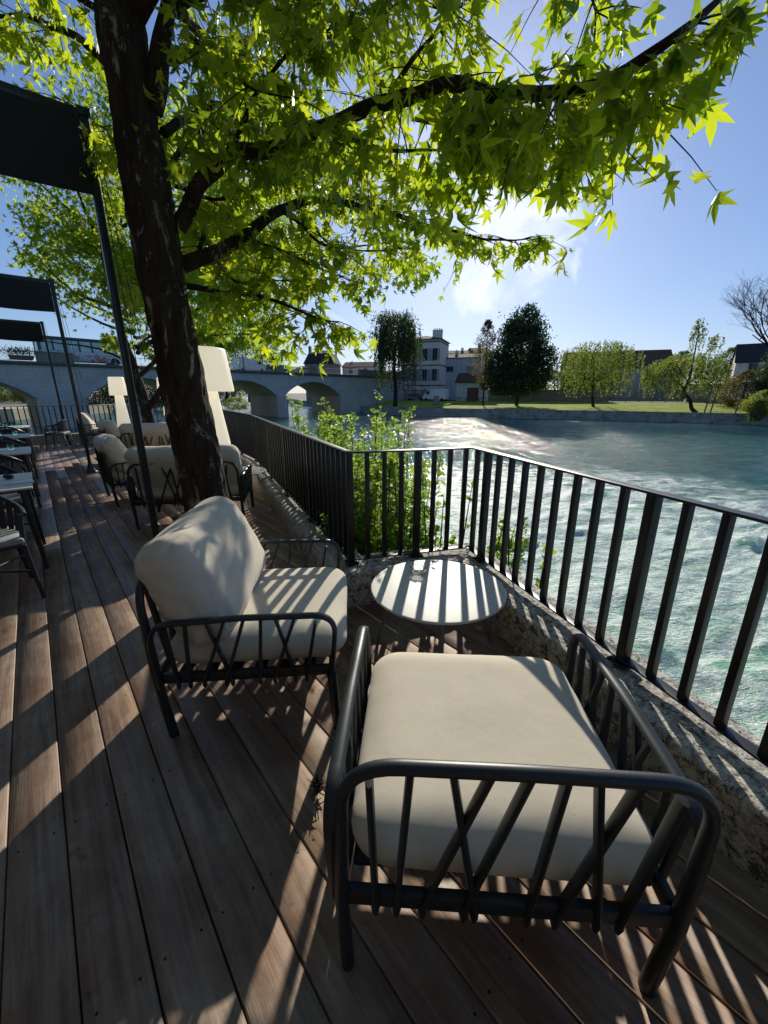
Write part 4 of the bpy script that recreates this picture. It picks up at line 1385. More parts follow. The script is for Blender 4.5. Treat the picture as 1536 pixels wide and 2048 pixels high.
# ------------------------------------------------------------------ river and land
def sheet(name, pts, z, mat, kind='structure'):
    bm = bmesh.new()
    vs = [bm.verts.new((x, y, z)) for x, y in pts]
    f = bm.faces.new(vs); bmesh.ops.triangulate(bm, faces=[f])
    o = obj(name, bm, mat, None, False)
    if kind: tag(o, kind=kind)
    return o
sheet('riverbed', [(-1500, -300), (1500, -300), (1500, 2500), (-1500, 2500)], -4.2, M['land'])
def river():
    """water surface as real waves: fan shaped grid, finer near the terrace"""
    nr_, na = 620, 560
    rad = 2.2 * (118 / 2.2) ** (np.arange(nr_) / (nr_ - 1))
    ang = np.radians(np.linspace(-62, 66, na))
    R_, A_ = np.meshgrid(rad, ang, indexing='ij')
    X = R_ * np.sin(A_); Y = R_ * np.cos(A_)
    sp = np.maximum(R_ * (rad[1] / rad[0] - 1), R_ * (ang[1] - ang[0]))
    rs = np.random.RandomState(5)
    near = np.clip(1.35 - np.hypot((X - 6) * .9, (Y - 3) * .62) / 11.0, 0, 1)
    Z = np.zeros_like(X)
    wx = X + .5 * np.sin(Y * .31 + 1) + .35 * np.sin(X * .7 + Y * .45); wy = Y + .5 * np.sin(X * .37) + .3 * np.sin(X * .9 - Y * .6)
    for k in range(90):
        lam = .28 * (4.5 / .28) ** rs.rand()
        th = math.radians(118) + rs.normal() * .75
        kx, ky = math.cos(th) * 2 * PI / lam, math.sin(th) * 2 * PI / lam
        amp = .0034 * lam ** .95 * (1 + near * (.9 if lam < 2 else .1))
        fade = np.clip((lam / sp - 2.2) / 2.5, 0, 1)
        ph = rs.uniform(0, 2 * PI)
        w_ = np.sin(kx * wx + ky * wy + ph)
        Z += amp * fade * w_ * (1 - .55 * np.clip((R_ - 22) / 40, 0, 1))
    V = np.stack([X, Y, WZ + Z], -1).reshape(-1, 3)
    i = (np.arange(nr_ - 1)[:, None] * na + np.arange(na - 1)[None]).ravel()
    F = np.stack([i, i + 1, i + na + 1, i + na], 1)
    o = raw('river', V, F, M['water'], None, None, True); tag(o, kind='structure')
river()
sheet('river_beyond', [(-600, -60), (400, -60), (400, 500), (-600, 500)], WZ - .22, M['water'])

# far bank (right): line through waterline points
BK = [Vector((120, 12.5, 0)), Vector((48, 54, 0)), Vector((35.3, 61, 0)), Vector((8.2, 73.5, 0)), Vector((-4, 84, 0)), Vector((-9, 92, 0)), Vector((-30, 150, 0)), Vector((-90, 330, 0))]
sheet('far_bank_ground', [(p.x, p.y) for p in BK] + [(-300, 1200), (-300, 2400), (1400, 2400), (1400, -40), (160, -40)], GZ - .004, M['land'])
# quay wall along far bank
bm = bmesh.new()
for i in range(len(BK) - 1):
    a, b = BK[i], BK[i + 1]
    d = (b - a).normalized(); n = Vector((-d.y, d.x, 0))    # toward water? bank runs right to left; water is on left-hand side
    if n.y > 0: n = -n
    L = (b - a).length
    box(bm, ((a.x + b.x) / 2 + n.x * .0, (a.y + b.y) / 2 + n.y * .0, (GZ + .06 - 3.2) / 2), (L + .3, .5, 3.2 + GZ + .06 + 0.0), math.atan2(d.y, d.x))
    box(bm, ((a.x + b.x) / 2 + n.x * .35, (a.y + b.y) / 2 + n.y * .35, -2.45), (L + .3, .5, 1.1), math.atan2(d.y, d.x))
o = obj('quay_wall', bm, M['quay'], None, False); tag(o, 'low pale stone quay wall along the far side of the river', 'wall')
# lawn on the far bank, gently undulating strip
def strip(name, A, B, wa, wb, z, mat, nx=60, ny=6, amp=.12, z2=None):
    V, F = [], []
    d = (B - A).normalized(); n = Vector((d.y, -d.x, 0))
    if n.y < 0: n = -n
    z2 = z if z2 is None else z2
    for i in range(nx + 1):
        p = A.lerp(B, i / nx)
        for j in range(ny + 1):
            q = p + n * (wa + (wb - wa) * j / ny)
            e = 0 if j in (0, ny) else 1
            V.append((q.x, q.y, z + (z2 - z) * j / ny + e * amp * (1 + noise.noise(q * .2))))
    for i in range(nx):
        for j in range(ny):
            k = i * (ny + 1) + j; F.append((k, k + 1, k + ny + 2, k + ny + 1))
    o = raw(name, V, F, mat, None, None, True); tag(o, kind='structure'); return o
LZ = -.15
strip('lawn', Vector((49, 53.4, 0)), Vector((9.5, 73, 0)), .35, 15, GZ + .07, M['grass'], 90, 10, .05, LZ)
strip('lawn', Vector((9.0, 73.2, 0)), Vector((-4, 84, 0)), .35, 9, GZ + .07, M['grass'], 20, 6, .05, LZ)
strip('lawn', Vector((75, 38.5, 0)), Vector((49.4, 53.2, 0)), .35, 15, GZ + .07, M['grass'], 30, 6, .05, LZ)
strip('riverside_path', Vector((80, 35, 0)), Vector((-3, 86, 0)), 15.2, 22, LZ + .01, M['path'], 60, 3, 0)
strip('far_bank_upper_ground', Vector((150, -6, 0)), Vector((-12, 92, 0)), 14, 240, LZ - .02, M['land'], 60, 3, 0)

# left bank far away and the beige quay seen through the left arch
sheet('left_bank_ground', [(-70, 40), (-56, 62), (-58, 100), (-90, 180), (-150, 340), (-600, 900), (-900, 900), (-900, -50), (-90, -50)], -1.0, M['land'])
sheet('beige_quay', [(-110, 45), (-70, 40.4), (-56.4, 62), (-57, 72), (-110, 80)], -.9, M['sand'])
bm = bmesh.new()
for a, b in ((Vector((-70, 40, 0)), Vector((-56, 62, 0))), (Vector((-56, 62, 0)), Vector((-58, 100, 0)))):
    d = (b - a).normalized(); box(bm, ((a.x + b.x) / 2, (a.y + b.y) / 2, -2.0), ((b - a).length + .2, .5, 2.3), math.atan2(d.y, d.x))
o = obj('quay_wall', bm, M['sand'], None, False); tag(o, 'beige quay wall seen through the left arch of the bridge', 'wall')

# ------------------------------------------------------------------ bridge
A0 = Vector((-38, 48.5, 0)); BV = Vector((36, 39.5, 0)); BL = BV.length; bd = BV.normalized(); bn = Vector((-bd.y, bd.x, 0))
if bn.y < 0: bn = -bn      # away from us
brz = math.atan2(bd.y, bd.x)
BW = 9.0
br = empty('stone_bridge', A0, brz, 'long grey stone arch bridge crossing the river in the background', 'bridge')
# local: X along, Y away from viewer
ZC, ZS, ZK = 4.55, .85, 3.35
piers = [(-.60, -.565), (-.32, -.285), (-.035, .05), (.285, .315), (.555, .58), (.82, 1.25)]
spans = [((piers[i][1]) * BL, (piers[i + 1][0]) * BL) for i in range(5)]
def arch_z(x, a, b):
    m = (a + b) / 2; h = (b - a) / 2; s = ZK - ZS
    R = (h * h + s * s) / (2 * s)
    return ZK - R + math.sqrt(max(0, R * R - (x - m) ** 2))
X0, X1 = -.60 * BL, 1.25 * BL
bm = bmesh.new()
N_ = 26
for side, y in ((0, 0), (1, BW)):
    for (a, b) in spans:
        for k in range(N_):
            xa = a + (b - a) * k / N_; xb = a + (b - a) * (k + 1) / N_
            q = [(xa, y, arch_z(xa, a, b)), (xb, y, arch_z(xb, a, b)), (xb, y, ZC), (xa, y, ZC)]
            bm.faces.new([bm.verts.new(p) for p in (q if side == 0 else q[::-1])])
    for (a, b) in piers:
        xa, xb = a * BL, b * BL
        q = [(xa, y, -3.2), (xb, y, -3.2), (xb, y, ZC), (xa, y, ZC)]
        bm.faces.new([bm.verts.new(p) for p in (q if side == 0 else q[::-1])])
o = obj('spandrel_wall', bm, M['bridge'], br, False); uv_world(o, (1, 0, 0))
def uv_soffit(o):
    uvl = o.data.uv_layers.new(name='UVMap')
    for p in o.data.polygons:
        for li in p.loop_indices:
            co = o.data.vertices[o.data.loops[li].vertex_index].co; uvl.data[li].uv = (co.y, co.x + co.z)
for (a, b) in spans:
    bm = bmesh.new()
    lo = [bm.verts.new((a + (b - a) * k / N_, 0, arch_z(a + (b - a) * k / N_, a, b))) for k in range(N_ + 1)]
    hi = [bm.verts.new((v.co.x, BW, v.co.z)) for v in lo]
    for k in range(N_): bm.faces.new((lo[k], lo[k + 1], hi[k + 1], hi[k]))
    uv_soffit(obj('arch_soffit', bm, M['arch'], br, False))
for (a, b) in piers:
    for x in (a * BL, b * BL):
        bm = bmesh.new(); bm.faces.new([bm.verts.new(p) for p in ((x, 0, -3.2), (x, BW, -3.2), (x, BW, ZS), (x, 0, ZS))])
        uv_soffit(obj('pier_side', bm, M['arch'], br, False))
# voussoir ring slightly proud
bm = bmesh.new()
for (a, b) in spans:
    m = (a + b) / 2
    n_ = 25
    for k in range(n_):
        xa = a + (b - a) * (k + .04) / n_; xb = a + (b - a) * (k + .96) / n_
        za, zb = arch_z(xa, a, b), arch_z(xb, a, b)
        h = (b - a) / 2; s = ZK - ZS; R = (h * h + s * s) / (2 * s); cz = ZK - R
        def outp_(x, z, e):
            d = Vector((x - m, 0, z - cz)).normalized(); return Vector((x, 0, z)) + d * e
        i1, i2 = Vector((xa, 0, za)), Vector((xb, 0, zb)); o1, o2 = outp_(xa, za, .55), outp_(xb, zb, .55)
        vs = [bm.verts.new((p.x, yy, p.z)) for yy in (-.05, .03) for p in (i1, i2, o2, o1)]
        for q in ((0, 1, 2, 3), (7, 6, 5, 4), (0, 4, 5, 1), (1, 5, 6, 2), (2, 6, 7, 3), (3, 7, 4, 0)): bm.faces.new([vs[j] for j in q])
obj('arch_ring', bm, M['cornice_l'] if 'cornice_l' in M else M['grey_wall'], br, False)
# cutwaters
for (a, b) in piers[:-1]:
    bm = bmesh.new()
    xa, xb = a * BL - .15, b * BL + .15; w_ = xb - xa; xm = (xa + xb) / 2
    ring = [(xa, -.02), (xa + w_ * .12, -.9), (xm - w_ * .2, -1.5), (xm, -1.7), (xm + w_ * .2, -1.5), (xb - w_ * .12, -.9), (xb, -.02)]
    for z0, z1, s in ((-3.2, .75, 1.0),):
        lo = [bm.verts.new((x, y, z0)) for x, y in ring]; hi = [bm.verts.new((x, y, z1)) for x, y in ring]
        for i in range(len(ring) - 1): bm.faces.new((lo[i], lo[i + 1], hi[i + 1], hi[i]))
        top = bm.verts.new((xm, -.02, z1 + 1.0))
        for i in range(len(ring) - 1): bm.faces.new((hi[i], hi[i + 1], top))
    o = obj('cutwater', bm, M['bridge'], br, False); uv_world(o, (1, 0, 0))
bm = bmesh.new()
box(bm, ((X0 + X1) / 2, -.10, ZC + .13), (X1 - X0, .5, .26)); box(bm, ((X0 + X1) / 2, -.02, ZC - .07), (X1 - X0, .3, .14))
box(bm, ((X0 + X1) / 2, BW + .1, ZC + .13), (X1 - X0, .5, .26))
x = X0
while x < X1:
    box(bm, (x, -.16, ZC - .07), (.22, .26, .15)); x += .8
obj('cornice', bm, M['cornice'], br, False)
bm = bmesh.new(); box(bm, ((X0 + X1) / 2, BW / 2, ZC + .02), (X1 - X0, BW - .3, .2)); obj('road_deck', bm, M['cornice'], br, False)
# solid stone parapet on the right part, lattice railing at left
ZP = ZC + .26
bm = bmesh.new()
box(bm, ((.93 * BL + X1) / 2, .0, ZP + .5), (X1 - .93 * BL, .35, 1.0)); box(bm, ((.93 * BL + X1) / 2, .0, ZP + 1.05), (X1 - .93 * BL, .45, .1))
obj('stone_parapet', bm, M['dark_wall'], br, False)
for tt in (-.55, -.3, .01, .30, .568, .70, .93):
    wd = 3.4 if tt == .01 else 1.6
    bm = bmesh.new(); box(bm, (tt * BL, 0, ZP + .5), (wd, .5, 1.0)); box(bm, (tt * BL, 0, ZP + 1.05), (wd + .15, .6, .1))
    obj('parapet_pier', bm, M['dark_wall'], br, False)
bm = bmesh.new()
for (ta, tb_) in ((-.535, -.315), (-.285, -.03), (.05, .285), (.315, .553), (.583, .685), (.715, .915)):
    a, b = ta * BL, tb_ * BL
    tube(bm, [(a, 0, ZP + .95), (b, 0, ZP + .95)], .03, 5); tube(bm, [(a, 0, ZP + .1), (b, 0, ZP + .1)], .025, 5)
    n_ = int((b - a) / .9)
    for k in range(n_ + 1):
        x = a + (b - a) * k / n_; tube(bm, [(x, 0, ZP), (x, 0, ZP + .95)], .02, 4)
        if k < n_:
            x2 = a + (b - a) * (k + 1) / n_
            tube(bm, [(x, 0, ZP + .1), (x2, 0, ZP + .95)], .013, 4); tube(bm, [(x2, 0, ZP + .1), (x, 0, ZP + .95)], .013, 4)
obj('lattice_railing', bm, M['shutter'], br, False)

def onbridge(t_, y, z): return A0 + bd * (t_ * BL) + bn * y + Vector((0, 0, z))
# ---- bus
def bus():
    t = empty('coach', onbridge(.075, 2.6, ZC + .16), brz, 'teal and white patterned coach driving over the bridge', 'bus')
    L, W_, Hh = 9.2, 2.5, 3.1
    bm = bmesh.new(); box(bm, (0, 0, .95), (L, W_, 1.15), 0, .12); obj('body', bm, M['bus_side'], t)
    bm = bmesh.new(); box(bm, (0, 0, 2.85), (L - .1, W_ - .04, .42), 0, .14); obj('roof', bm, M['teal'], t)
    bm = bmesh.new()
    n = 7
    for k in range(n + 1):
        x = -L / 2 + .15 + (L - .3) * k / n
        for sy in (-1, 1): box(bm, (x, sy * (W_ / 2 - .06), 2.1), (.16 if k not in (0, n) else .3, .09, 1.25))
    obj('pillars', bm, M['teal'], t)
    for k in range(n):
        x = -L / 2 + .15 + (L - .3) * (k + .5) / n
        for sy in (-1, 1):
            bm = bmesh.new(); box(bm, (x, sy * (W_ / 2 - .08), 2.1), ((L - .3) / n - .18, .03, 1.15)); obj('window', bm, M['bus_sky_pane'], t)
    for sx in (-1, 1):
        bm = bmesh.new(); box(bm, (sx * (L / 2 - .05), 0, 2.0), (.05, W_ - .3, 1.3), 0, .02); obj('windscreen', bm, M['bus_sky_pane'], t)
    for x in (-2.7, 2.9):
        for sy in (-1, 1):
            w = bmesh.new(); lathe(w, [(.1, -.14), (.48, -.14), (.5, -.1), (.5, .1), (.48, .14), (.1, .14)], 20)
            for v in w.verts: v.co = Vector((v.co.x + x, v.co.z + sy * (W_ / 2 - .1), v.co.y + .5))
            wo_ = obj('wheel', w, M['tyre'], t)
bus()
def car(name, label, loc, rz, mat, van=False, cat='car'):
    t = empty(name, loc, rz, label, cat)
    L, W_ = (5.0, 1.9) if van else (4.2, 1.75)
    if van: prof = [(-2.5, .35), (-2.5, 2.1), (-2.35, 2.3), (1.0, 2.3), (1.5, 2.15), (2.05, 1.35), (2.45, 1.15), (2.5, .35)]
    else: prof = [(-2.1, .3), (-2.1, .85), (-1.9, .95), (-1.5, 1.4), (.3, 1.45), (1.0, .95), (1.9, .8), (2.1, .6), (2.1, .3)]
    bm = bmesh.new()
    for side in (-1, 1):
        pass
    a = [bm.verts.new((x, -W_ / 2, z)) for x, z in prof]; b = [bm.verts.new((x, W_ / 2, z)) for x, z in prof]
    bm.faces.new(a); bm.faces.new(b[::-1])
    for i in range(len(prof)): bm.faces.new((a[i], b[i], b[(i + 1) % len(prof)], a[(i + 1) % len(prof)]))
    for v in bm.verts:
        if v.co.z > 1.2: v.co.y *= .88
    bmesh.ops.bevel(bm, geom=bm.edges[:], offset=.06, segments=2, affect='EDGES')
    obj('body', bm, mat, t)
    for sy in (-1, 1):
        bm = bmesh.new()
        pr = [(1.05, 1.3), (1.0, 1.95), (1.4, 1.95), (1.85, 1.35)] if van else [(-1.5, .97), (-1.25, 1.35), (.25, 1.38), (.8, .97)]
        y = sy * (W_ / 2 - .02) ; y2 = y * .9
        vs = [bm.verts.new((x, (y if z < 1.2 or van else y2) + sy * .01, z)) for x, z in pr]
        bm.faces.new(vs); obj('side_window', bm, M['pane'], t, False)
        for x in (-L / 2 + .8, L / 2 - .85):
            w = bmesh.new(); lathe(w, [(.08, -.1), (.31, -.1), (.33, -.06), (.33, .06), (.31, .1), (.08, .1)], 16)
            for v in w.verts: v.co = Vector((v.co.x + x, v.co.z + sy * (W_ / 2 - .1), v.co.y + .33))
            obj('wheel', w, M['tyre'], t)
    bm = bmesh.new()
    if van: vs = [bm.verts.new(p) for p in ((1.56, -.75, 2.08), (1.56, .75, 2.08), (2.08, .8, 1.4), (2.08, -.8, 1.4))]
    else: vs = [bm.verts.new(p) for p in ((.36, -.68, 1.42), (.36, .68, 1.42), (1.02, .75, .99), (1.02, -.75, .99))]
    bm.faces.new(vs); obj('windscreen', bm, M['pane'], t, False)
    for sy in (-1, 1):
        bm = bmesh.new(); box(bm, (L / 2 - .02, sy * .65, .75), (.08, .3, .15), 0, .02); obj('headlight', bm, M['table'], t)
    return t
car('delivery_van', 'white van driving over the bridge behind the parapet', onbridge(.50, 3, ZC + .13), brz, M['car_white'], True, 'van')
car('parked_car', 'dark car on the bridge right of the white van', onbridge(.585, 3, ZC + .13), brz, M['car_dark'])
car('parked_car', 'grey car on the bridge nearest its right hand end', onbridge(.70, 3, ZC + .13), brz + PI, M['shutter'])

# planters and lamp posts on the bridge
def planter(label, loc, rz):
    t = empty('flower_planter', loc, rz, label, 'planter', 'flower planters on the bridge')
    bm = bmesh.new()
    for x in range(1): box(bm, (0, 0, .35), (2.2, .6, .45), 0, .04)
    for v in bm.verts:
        if v.co.z < .3: v.co.x *= .85
    obj('box', bm, M['soil'], t)
    rs = np.random.RandomState(3)
    P = rs.normal(size=(900, 3)) * np.array([.8, .25, .22]) + np.array([0, 0, 1.0])
    leaves('plants', P, rs.normal(size=(900, 3)), .16, M['leaf_dark'], t, (QV, QF), 4)
    bm = bmesh.new()
    for x in (-.7, 0, .7): tube(bm, [(x, 0, .5), (x * 1.1, 0, 1.0)], .03, 5)
    obj('stems', bm, M['bark_far'], t)
    return t
pt = planter('flower planter on the bridge parapet just left of the poles', onbridge(-.045, -.05, ZC + .25), brz)
copy_tree(pt, onbridge(-.115, -.05, ZC + .25), brz, 'flower planter on the bridge at the left edge of the photo')
def lamp_post(label, loc, h=6.5):
    t = empty('street_lamp', loc, 0, label, 'street lamp', 'street lamps on the bridge')
    bm = bmesh.new(); tube(bm, [(0, 0, 0), (0, 0, .8), (0, 0, h)], [.12, .07, .045], 8)
    tube(bm, arc_path([(0, 0, h - .2), (0, 0, h + .5), (.5, .4, h + .5), (.55, .45, h + .1)], .3, 5), .03, 6)
    obj('post', bm, M['iron'], t)
    bm = bmesh.new(); lathe(bm, [(.05, .12), (.22, .0), (.26, -.1), (.1, -.3), (.03, -.32)], 14, (.55, .45, h)); obj('lantern', bm, M['shutter'], t)
    return t
l0 = lamp_post('curved street lamp on the bridge above the far trees', onbridge(.455, .6, ZC + .26), 5.6)
copy_tree(l0, onbridge(-.095, .6, ZC + .26), 0, 'street lamp on the bridge between the leftmost poles')

# ------------------------------------------------------------------ buildings on the far bank
def house(name, label, cat, base, rz, w, d, h, wall, roof, rtype='gable', rh=2.0, wins=(), chimneys=(), over=.25, doors=(), shut=None, bands=()):
    """local: front face toward -Y, x centred. wins: (x, z, ww, wh)"""
    t = empty(name, base, rz, label, cat)
    bm = bmesh.new(); box(bm, (0, d / 2, h / 2 - .25), (w, d, h + .5))
    if rtype == 'gablex':   # ridge along x, gable ends
        for sx in (-1, 1):
            x = sx * (w / 2)
            vs = [bm.verts.new(p) for p in ((x, 0, h), (x, d, h), (x, d / 2, h + rh))]; bm.faces.new(vs)
    o = obj('wall', bm, wall, t, False); uv_world(o, (1, 0, 0))
    bm = bmesh.new(); e = over; th = .16
    def slab(q):
        lo = [bm.verts.new(Vector(p)) for p in q]; hi = [bm.verts.new(Vector(p) + Vector((0, 0, th))) for p in q]
        bm.faces.new(lo[::-1]); bm.faces.new(hi)
        for i in range(len(q)): bm.faces.new((lo[i], lo[(i + 1) % len(q)], hi[(i + 1) % len(q)], hi[i]))
    s = rh / (d / 2)
    if rtype == 'gablex':
        slab([(-w / 2 - e, -e, h - e * s), (w / 2 + e, -e, h - e * s), (w / 2 + e, d / 2, h + rh), (-w / 2 - e, d / 2, h + rh)])
        slab([(-w / 2 - e, d / 2, h + rh), (w / 2 + e, d / 2, h + rh), (w / 2 + e, d + e, h - e * s), (-w / 2 - e, d + e, h - e * s)])
    elif rtype == 'hip':
        rx = max(.1, w / 2 - d / 2)
        A = [(-w / 2 - e, -e, h), (w / 2 + e, -e, h), (w / 2 + e, d + e, h), (-w / 2 - e, d + e, h)]
        R1, R2 = (-rx, d / 2, h + rh), (rx, d / 2, h + rh)
        slab([A[0], A[1], R2, R1]); slab([A[2], A[3], R1, R2]); slab([A[1], A[2], R2]); slab([A[3], A[0], R1])
    elif rtype == 'mansard':
        k = .9; z1 = h + rh * .72
        A = [(-w / 2 - e, -e, h), (w / 2 + e, -e, h), (w / 2 + e, d + e, h), (-w / 2 - e, d + e, h)]
        B = [(-w / 2 + k, k, z1), (w / 2 - k, k, z1), (w / 2 - k, d - k, z1), (-w / 2 + k, d - k, z1)]
        for i in range(4): slab([A[i], A[(i + 1) % 4], B[(i + 1) % 4], B[i]])
        R1, R2 = (-w / 6, d / 2, h + rh), (w / 6, d / 2, h + rh)
        slab([B[0], B[1], R2, R1]); slab([B[2], B[3], R1, R2]); slab([B[1], B[2], R2]); slab([B[3], B[0], R1])
    elif rtype == 'flat':
        slab([(-w / 2 - e, -e, h), (w / 2 + e, -e, h), (w / 2 + e, d + e, h), (-w / 2 - e, d + e, h)])
    ro = obj('roof', bm, roof, t, False); uv_world(ro, (1, 0, 0))
    for (x, y, ww, hh) in chimneys:
        bm = bmesh.new(); zb = h + .2; box(bm, (x, y, zb + hh / 2), (ww, .6, hh)); box(bm, (x, y, zb + hh + .06), (ww + .15, .75, .12))
        for k in range(max(1, int(ww / .4))):
            lathe(bm, [(.1, 0), (.12, .35), (.05, .35)], 8, (x - ww / 2 + .25 + k * .4, y, zb + hh + .12))
        obj('chimney', bm, wall, ro, False)
    for (x, z, ww, hh) in wins:
        bm = bmesh.new()
        for sx in (-1, 1): box(bm, (x + sx * (ww / 2 + .06), -.04, z), (.12, .12, hh + .24))
        for sz in (-1, 1): box(bm, (x, -.045, z + sz * (hh / 2 + .06)), (ww, .11, .12))
        box(bm, (x, -.035, z), (.05, .07, hh))
        f = obj('window', bm, M['shutter'], t, False)
        bm = bmesh.new(); box(bm, (x, -.005, z), (ww, .03, hh)); obj('pane', bm, M['pane'], f, False)
        if shut:
            for sx in (-1, 1):
                bm = bmesh.new(); box(bm, (x + sx * (ww / 2 + .12 + ww * .25), -.03, z), (ww * .5, .05, hh)); obj('shutter', bm, shut, t, False)
    for (x, ww, hh, m) in doors:
        bm = bmesh.new(); box(bm, (x, -.02, hh / 2), (ww, .08, hh)); dd = obj('door', bm, m, t, False)
        bm = bmesh.new(); box(bm, (x, -.03, hh + .08), (ww + .3, .12, .16)); obj('lintel', bm, M['cornice'], t, False)
    for z in bands:
        bm = bmesh.new(); box(bm, (0, -.03, z), (w + .1, .14, .22)); box(bm, (w / 2 + .02, d / 2, z), (.12, d, .22)); obj('string_course', bm, M['cornice'], t, False)
    return t
BR = math.radians(-26)   # far bank buildings roughly follow the quay
def basepx(px, Y, z=GZ):
    d = Y * CT - (z - H) * ST
    return Vector(((px - 768) / 800 * d, Y, z))
def hpx(py, Y):
    k = (1024 - py) / 800
    return H + (k * CT - ST) / (CT + k * ST) * Y
def wpx(p, Y): return p / 800 * (Y * CT + .4)

# mansard house behind the bridge
Y = 112; p = basepx(641, Y); w_ = wpx(58, Y)
house('mansard_house', 'dark roofed house with two chimneys standing behind the right end of the bridge', 'house', p, math.radians(-8), w_, 8, hpx(728, Y) - GZ, M['dark_wall'], M['slate'], 'mansard', hpx(699, Y) - hpx(728, Y), [(-1.9, hpx(733, Y) - GZ, .9, 1.5), (1.9, hpx(733, Y) - GZ, .9, 1.5)], [(-3.5, 4, .7, 4.4), (-.8, 5, .6, 4.6)])
Y = 118; p = basepx(718, Y); w_ = wpx(66, Y)
house('low_house', 'low pinkish house with tiled roof between the mansard house and the dark willow', 'house', p, math.radians(-12), w_, 8, hpx(734, Y) - GZ, M['white_wall'], M['tile_roof'], 'gablex', hpx(723, Y) - hpx(734, Y), [(2.0, hpx(742, Y) - GZ, .9, 1.2), (-2.2, hpx(742, Y) - GZ, .9, 1.2)], [(-3, 4, .8, 1.2)])
# abutment wing wall beside the bridge end
# tall house
Y = 94; p = basepx(838, Y); w_ = wpx(78, Y); hh = hpx(680, Y) - GZ
tw = []
for z in (hh * .16, hh * .47, hh * .78):
    for x in (-3.3, -1.1, 1.1, 3.3): tw.append((x, z, 1.0, hh * .17))
house('tall_house', 'tall three storey cream townhouse behind the dark willow', 'house', p, math.radians(-20), w_, 9, hh, M['white_wall'], M['tile_roof'], 'hip', hpx(668, Y) - hpx(680, Y), tw, [(2.6, 5, 2.2, 2.2), (-3.2, 5, 1.5, 1.6)], .35, (), M['shutter'], (hh * .31, hh * .62, hh * .97))
Y = 98; p = basepx(915, Y); w_ = wpx(78, Y)
house('grey_house', 'grey rendered two storey house right of the tall townhouse', 'house', p, math.radians(-20), w_, 9, hpx(716, Y) - GZ, M['grey_wall'], M['tile_roof'], 'gablex', hpx(706, Y) - hpx(716, Y), [(-2.2, hpx(738, Y) - GZ, 1.5, 1.1), (2.4, hpx(738, Y) - GZ, 1.3, 1.1)], [(-1.5, 4, .6, 1.5)])
Y = 125; p = basepx(905, Y); w_ = wpx(52, Y)
house('back_house', 'tiled house roof peeping above the grey house', 'house', p, math.radians(-5), w_, 9, hpx(708, Y) - GZ, M['white_wall'], M['tile_roof'], 'gablex', hpx(699, Y) - hpx(708, Y), (), [(-3, 4, .8, 2.6), (2.5, 4, .7, 1.6)])
Y = 130; p = basepx(962, Y)
house('back_house', 'dark house end with chimney just left of the bronze tree', 'house', p, math.radians(10), wpx(36, Y), 9, hpx(706, Y) - GZ, M['dark_wall'], M['slate'], 'gablex', hpx(694, Y) - hpx(706, Y), (), [(0, 4, .9, 2.6)])
# shed with red door
Y = 86; p = basepx(942, Y)
house('small_shed', 'low shed with a red brown door beneath the bronze tree', 'shed', p, math.radians(-24), wpx(62, Y), 5, hpx(763, Y) - GZ, M['white_wall'], M['tile_roof'], 'gablex', hpx(746, Y) - hpx(763, Y), (), (), .4, [(.2, 2.3, 3.5, M['wood_door'])])
# long stone boundary wall
def wallseg(label, pxa, Ya, pxb, Yb, top_px, th=.5, mat='stone_wall', name='boundary_wall'):
    a = basepx(pxa, Ya); b = basepx(pxb, Yb); d = b - a
    h = hpx(top_px, (Ya + Yb) / 2) - GZ
    t = empty(name, a, math.atan2(d.y, d.x), label, 'wall')
    bm = bmesh.new(); box(bm, (d.length / 2, 0, h / 2 - .1), (d.length, th, h + .2)); o = obj('wall', bm, M[mat], t, False); uv_world(o, (1, 0, 0))
    bm = bmesh.new(); box(bm, (d.length / 2, 0, h + .06), (d.length + .1, th + .16, .12)); obj('coping', bm, M['cornice'], t, False)
    return t
wallseg('long stone boundary wall behind the riverside trees', 975, 83, 1215, 75, 781)
# long tiled building
Y = 78; p = basepx(1278, Y); w_ = 17.5
Y = 96
house('long_stone_house', 'long stone building with brown tiled roof between the two willows', 'house', basepx(1222, 97), math.radians(-20), 22, 11, hpx(735, Y) - GZ, M['stone_wall_l'], M['tile_roof'], 'gablex', hpx(698, Y) - hpx(735, Y), [(0.6, 6.0, 1.6, 2.0), (-7, 6, 1.6, 1.9), (7.5, 6, 1.6, 1.9)], (), .35, [(-5.4, 2.2, 3.4, M['shutter'])])
wallseg('stone wall receding from the long building beside the drive', 1330, 84, 1392, 108, 768, .5)
Y = 72; house('stone_hut', 'square stone hut behind the crooked tree', 'hut', basepx(1405, Y), math.radians(-30), 5.0, 4, hpx(770, Y) - GZ, M['stone_wall'], M['slate'], 'flat', .3)
Y = 75; house('white_house', 'white house with dark windows partly hidden at the right edge', 'house', basepx(1515, Y), math.radians(-35), 9, 8, hpx(722, Y) - GZ, M['white_wall'], M['slate'], 'gablex', 3.2, [(-2, hpx(733, Y) - GZ, 1.2, 1.2), (1, hpx(733, Y) - GZ, 1.2, 1.2)])
# pale canopy
t = empty('garden_canopy', basepx(1520, 60), math.radians(-30), 'pale cloth canopy on posts at the right edge across the river', 'canopy')
bm = bmesh.new(); box(bm, (0, 0, 4.6), (6, 4, .12), 0, 0, Matrix.Rotation(math.radians(-8), 4, 'Y')); obj('cloth', bm, M['roof_white'], t, False)
for x in (-2.8, 2.8):
    for y in (-1.8, 1.8):
        bm = bmesh.new(); tube(bm, [(x, y, 0), (x, y, 4.5 + x * .13)], .06, 6); obj('post', bm, M['bench'], t)

car('delivery_van', 'white van parked in front of the grey house', basepx(871, 84, LZ), math.radians(150), M['car_white'], True, 'van')
car('parked_car', 'dark car parked below the tall townhouse', basepx(832, 88, LZ), math.radians(-22), M['car_dark'])
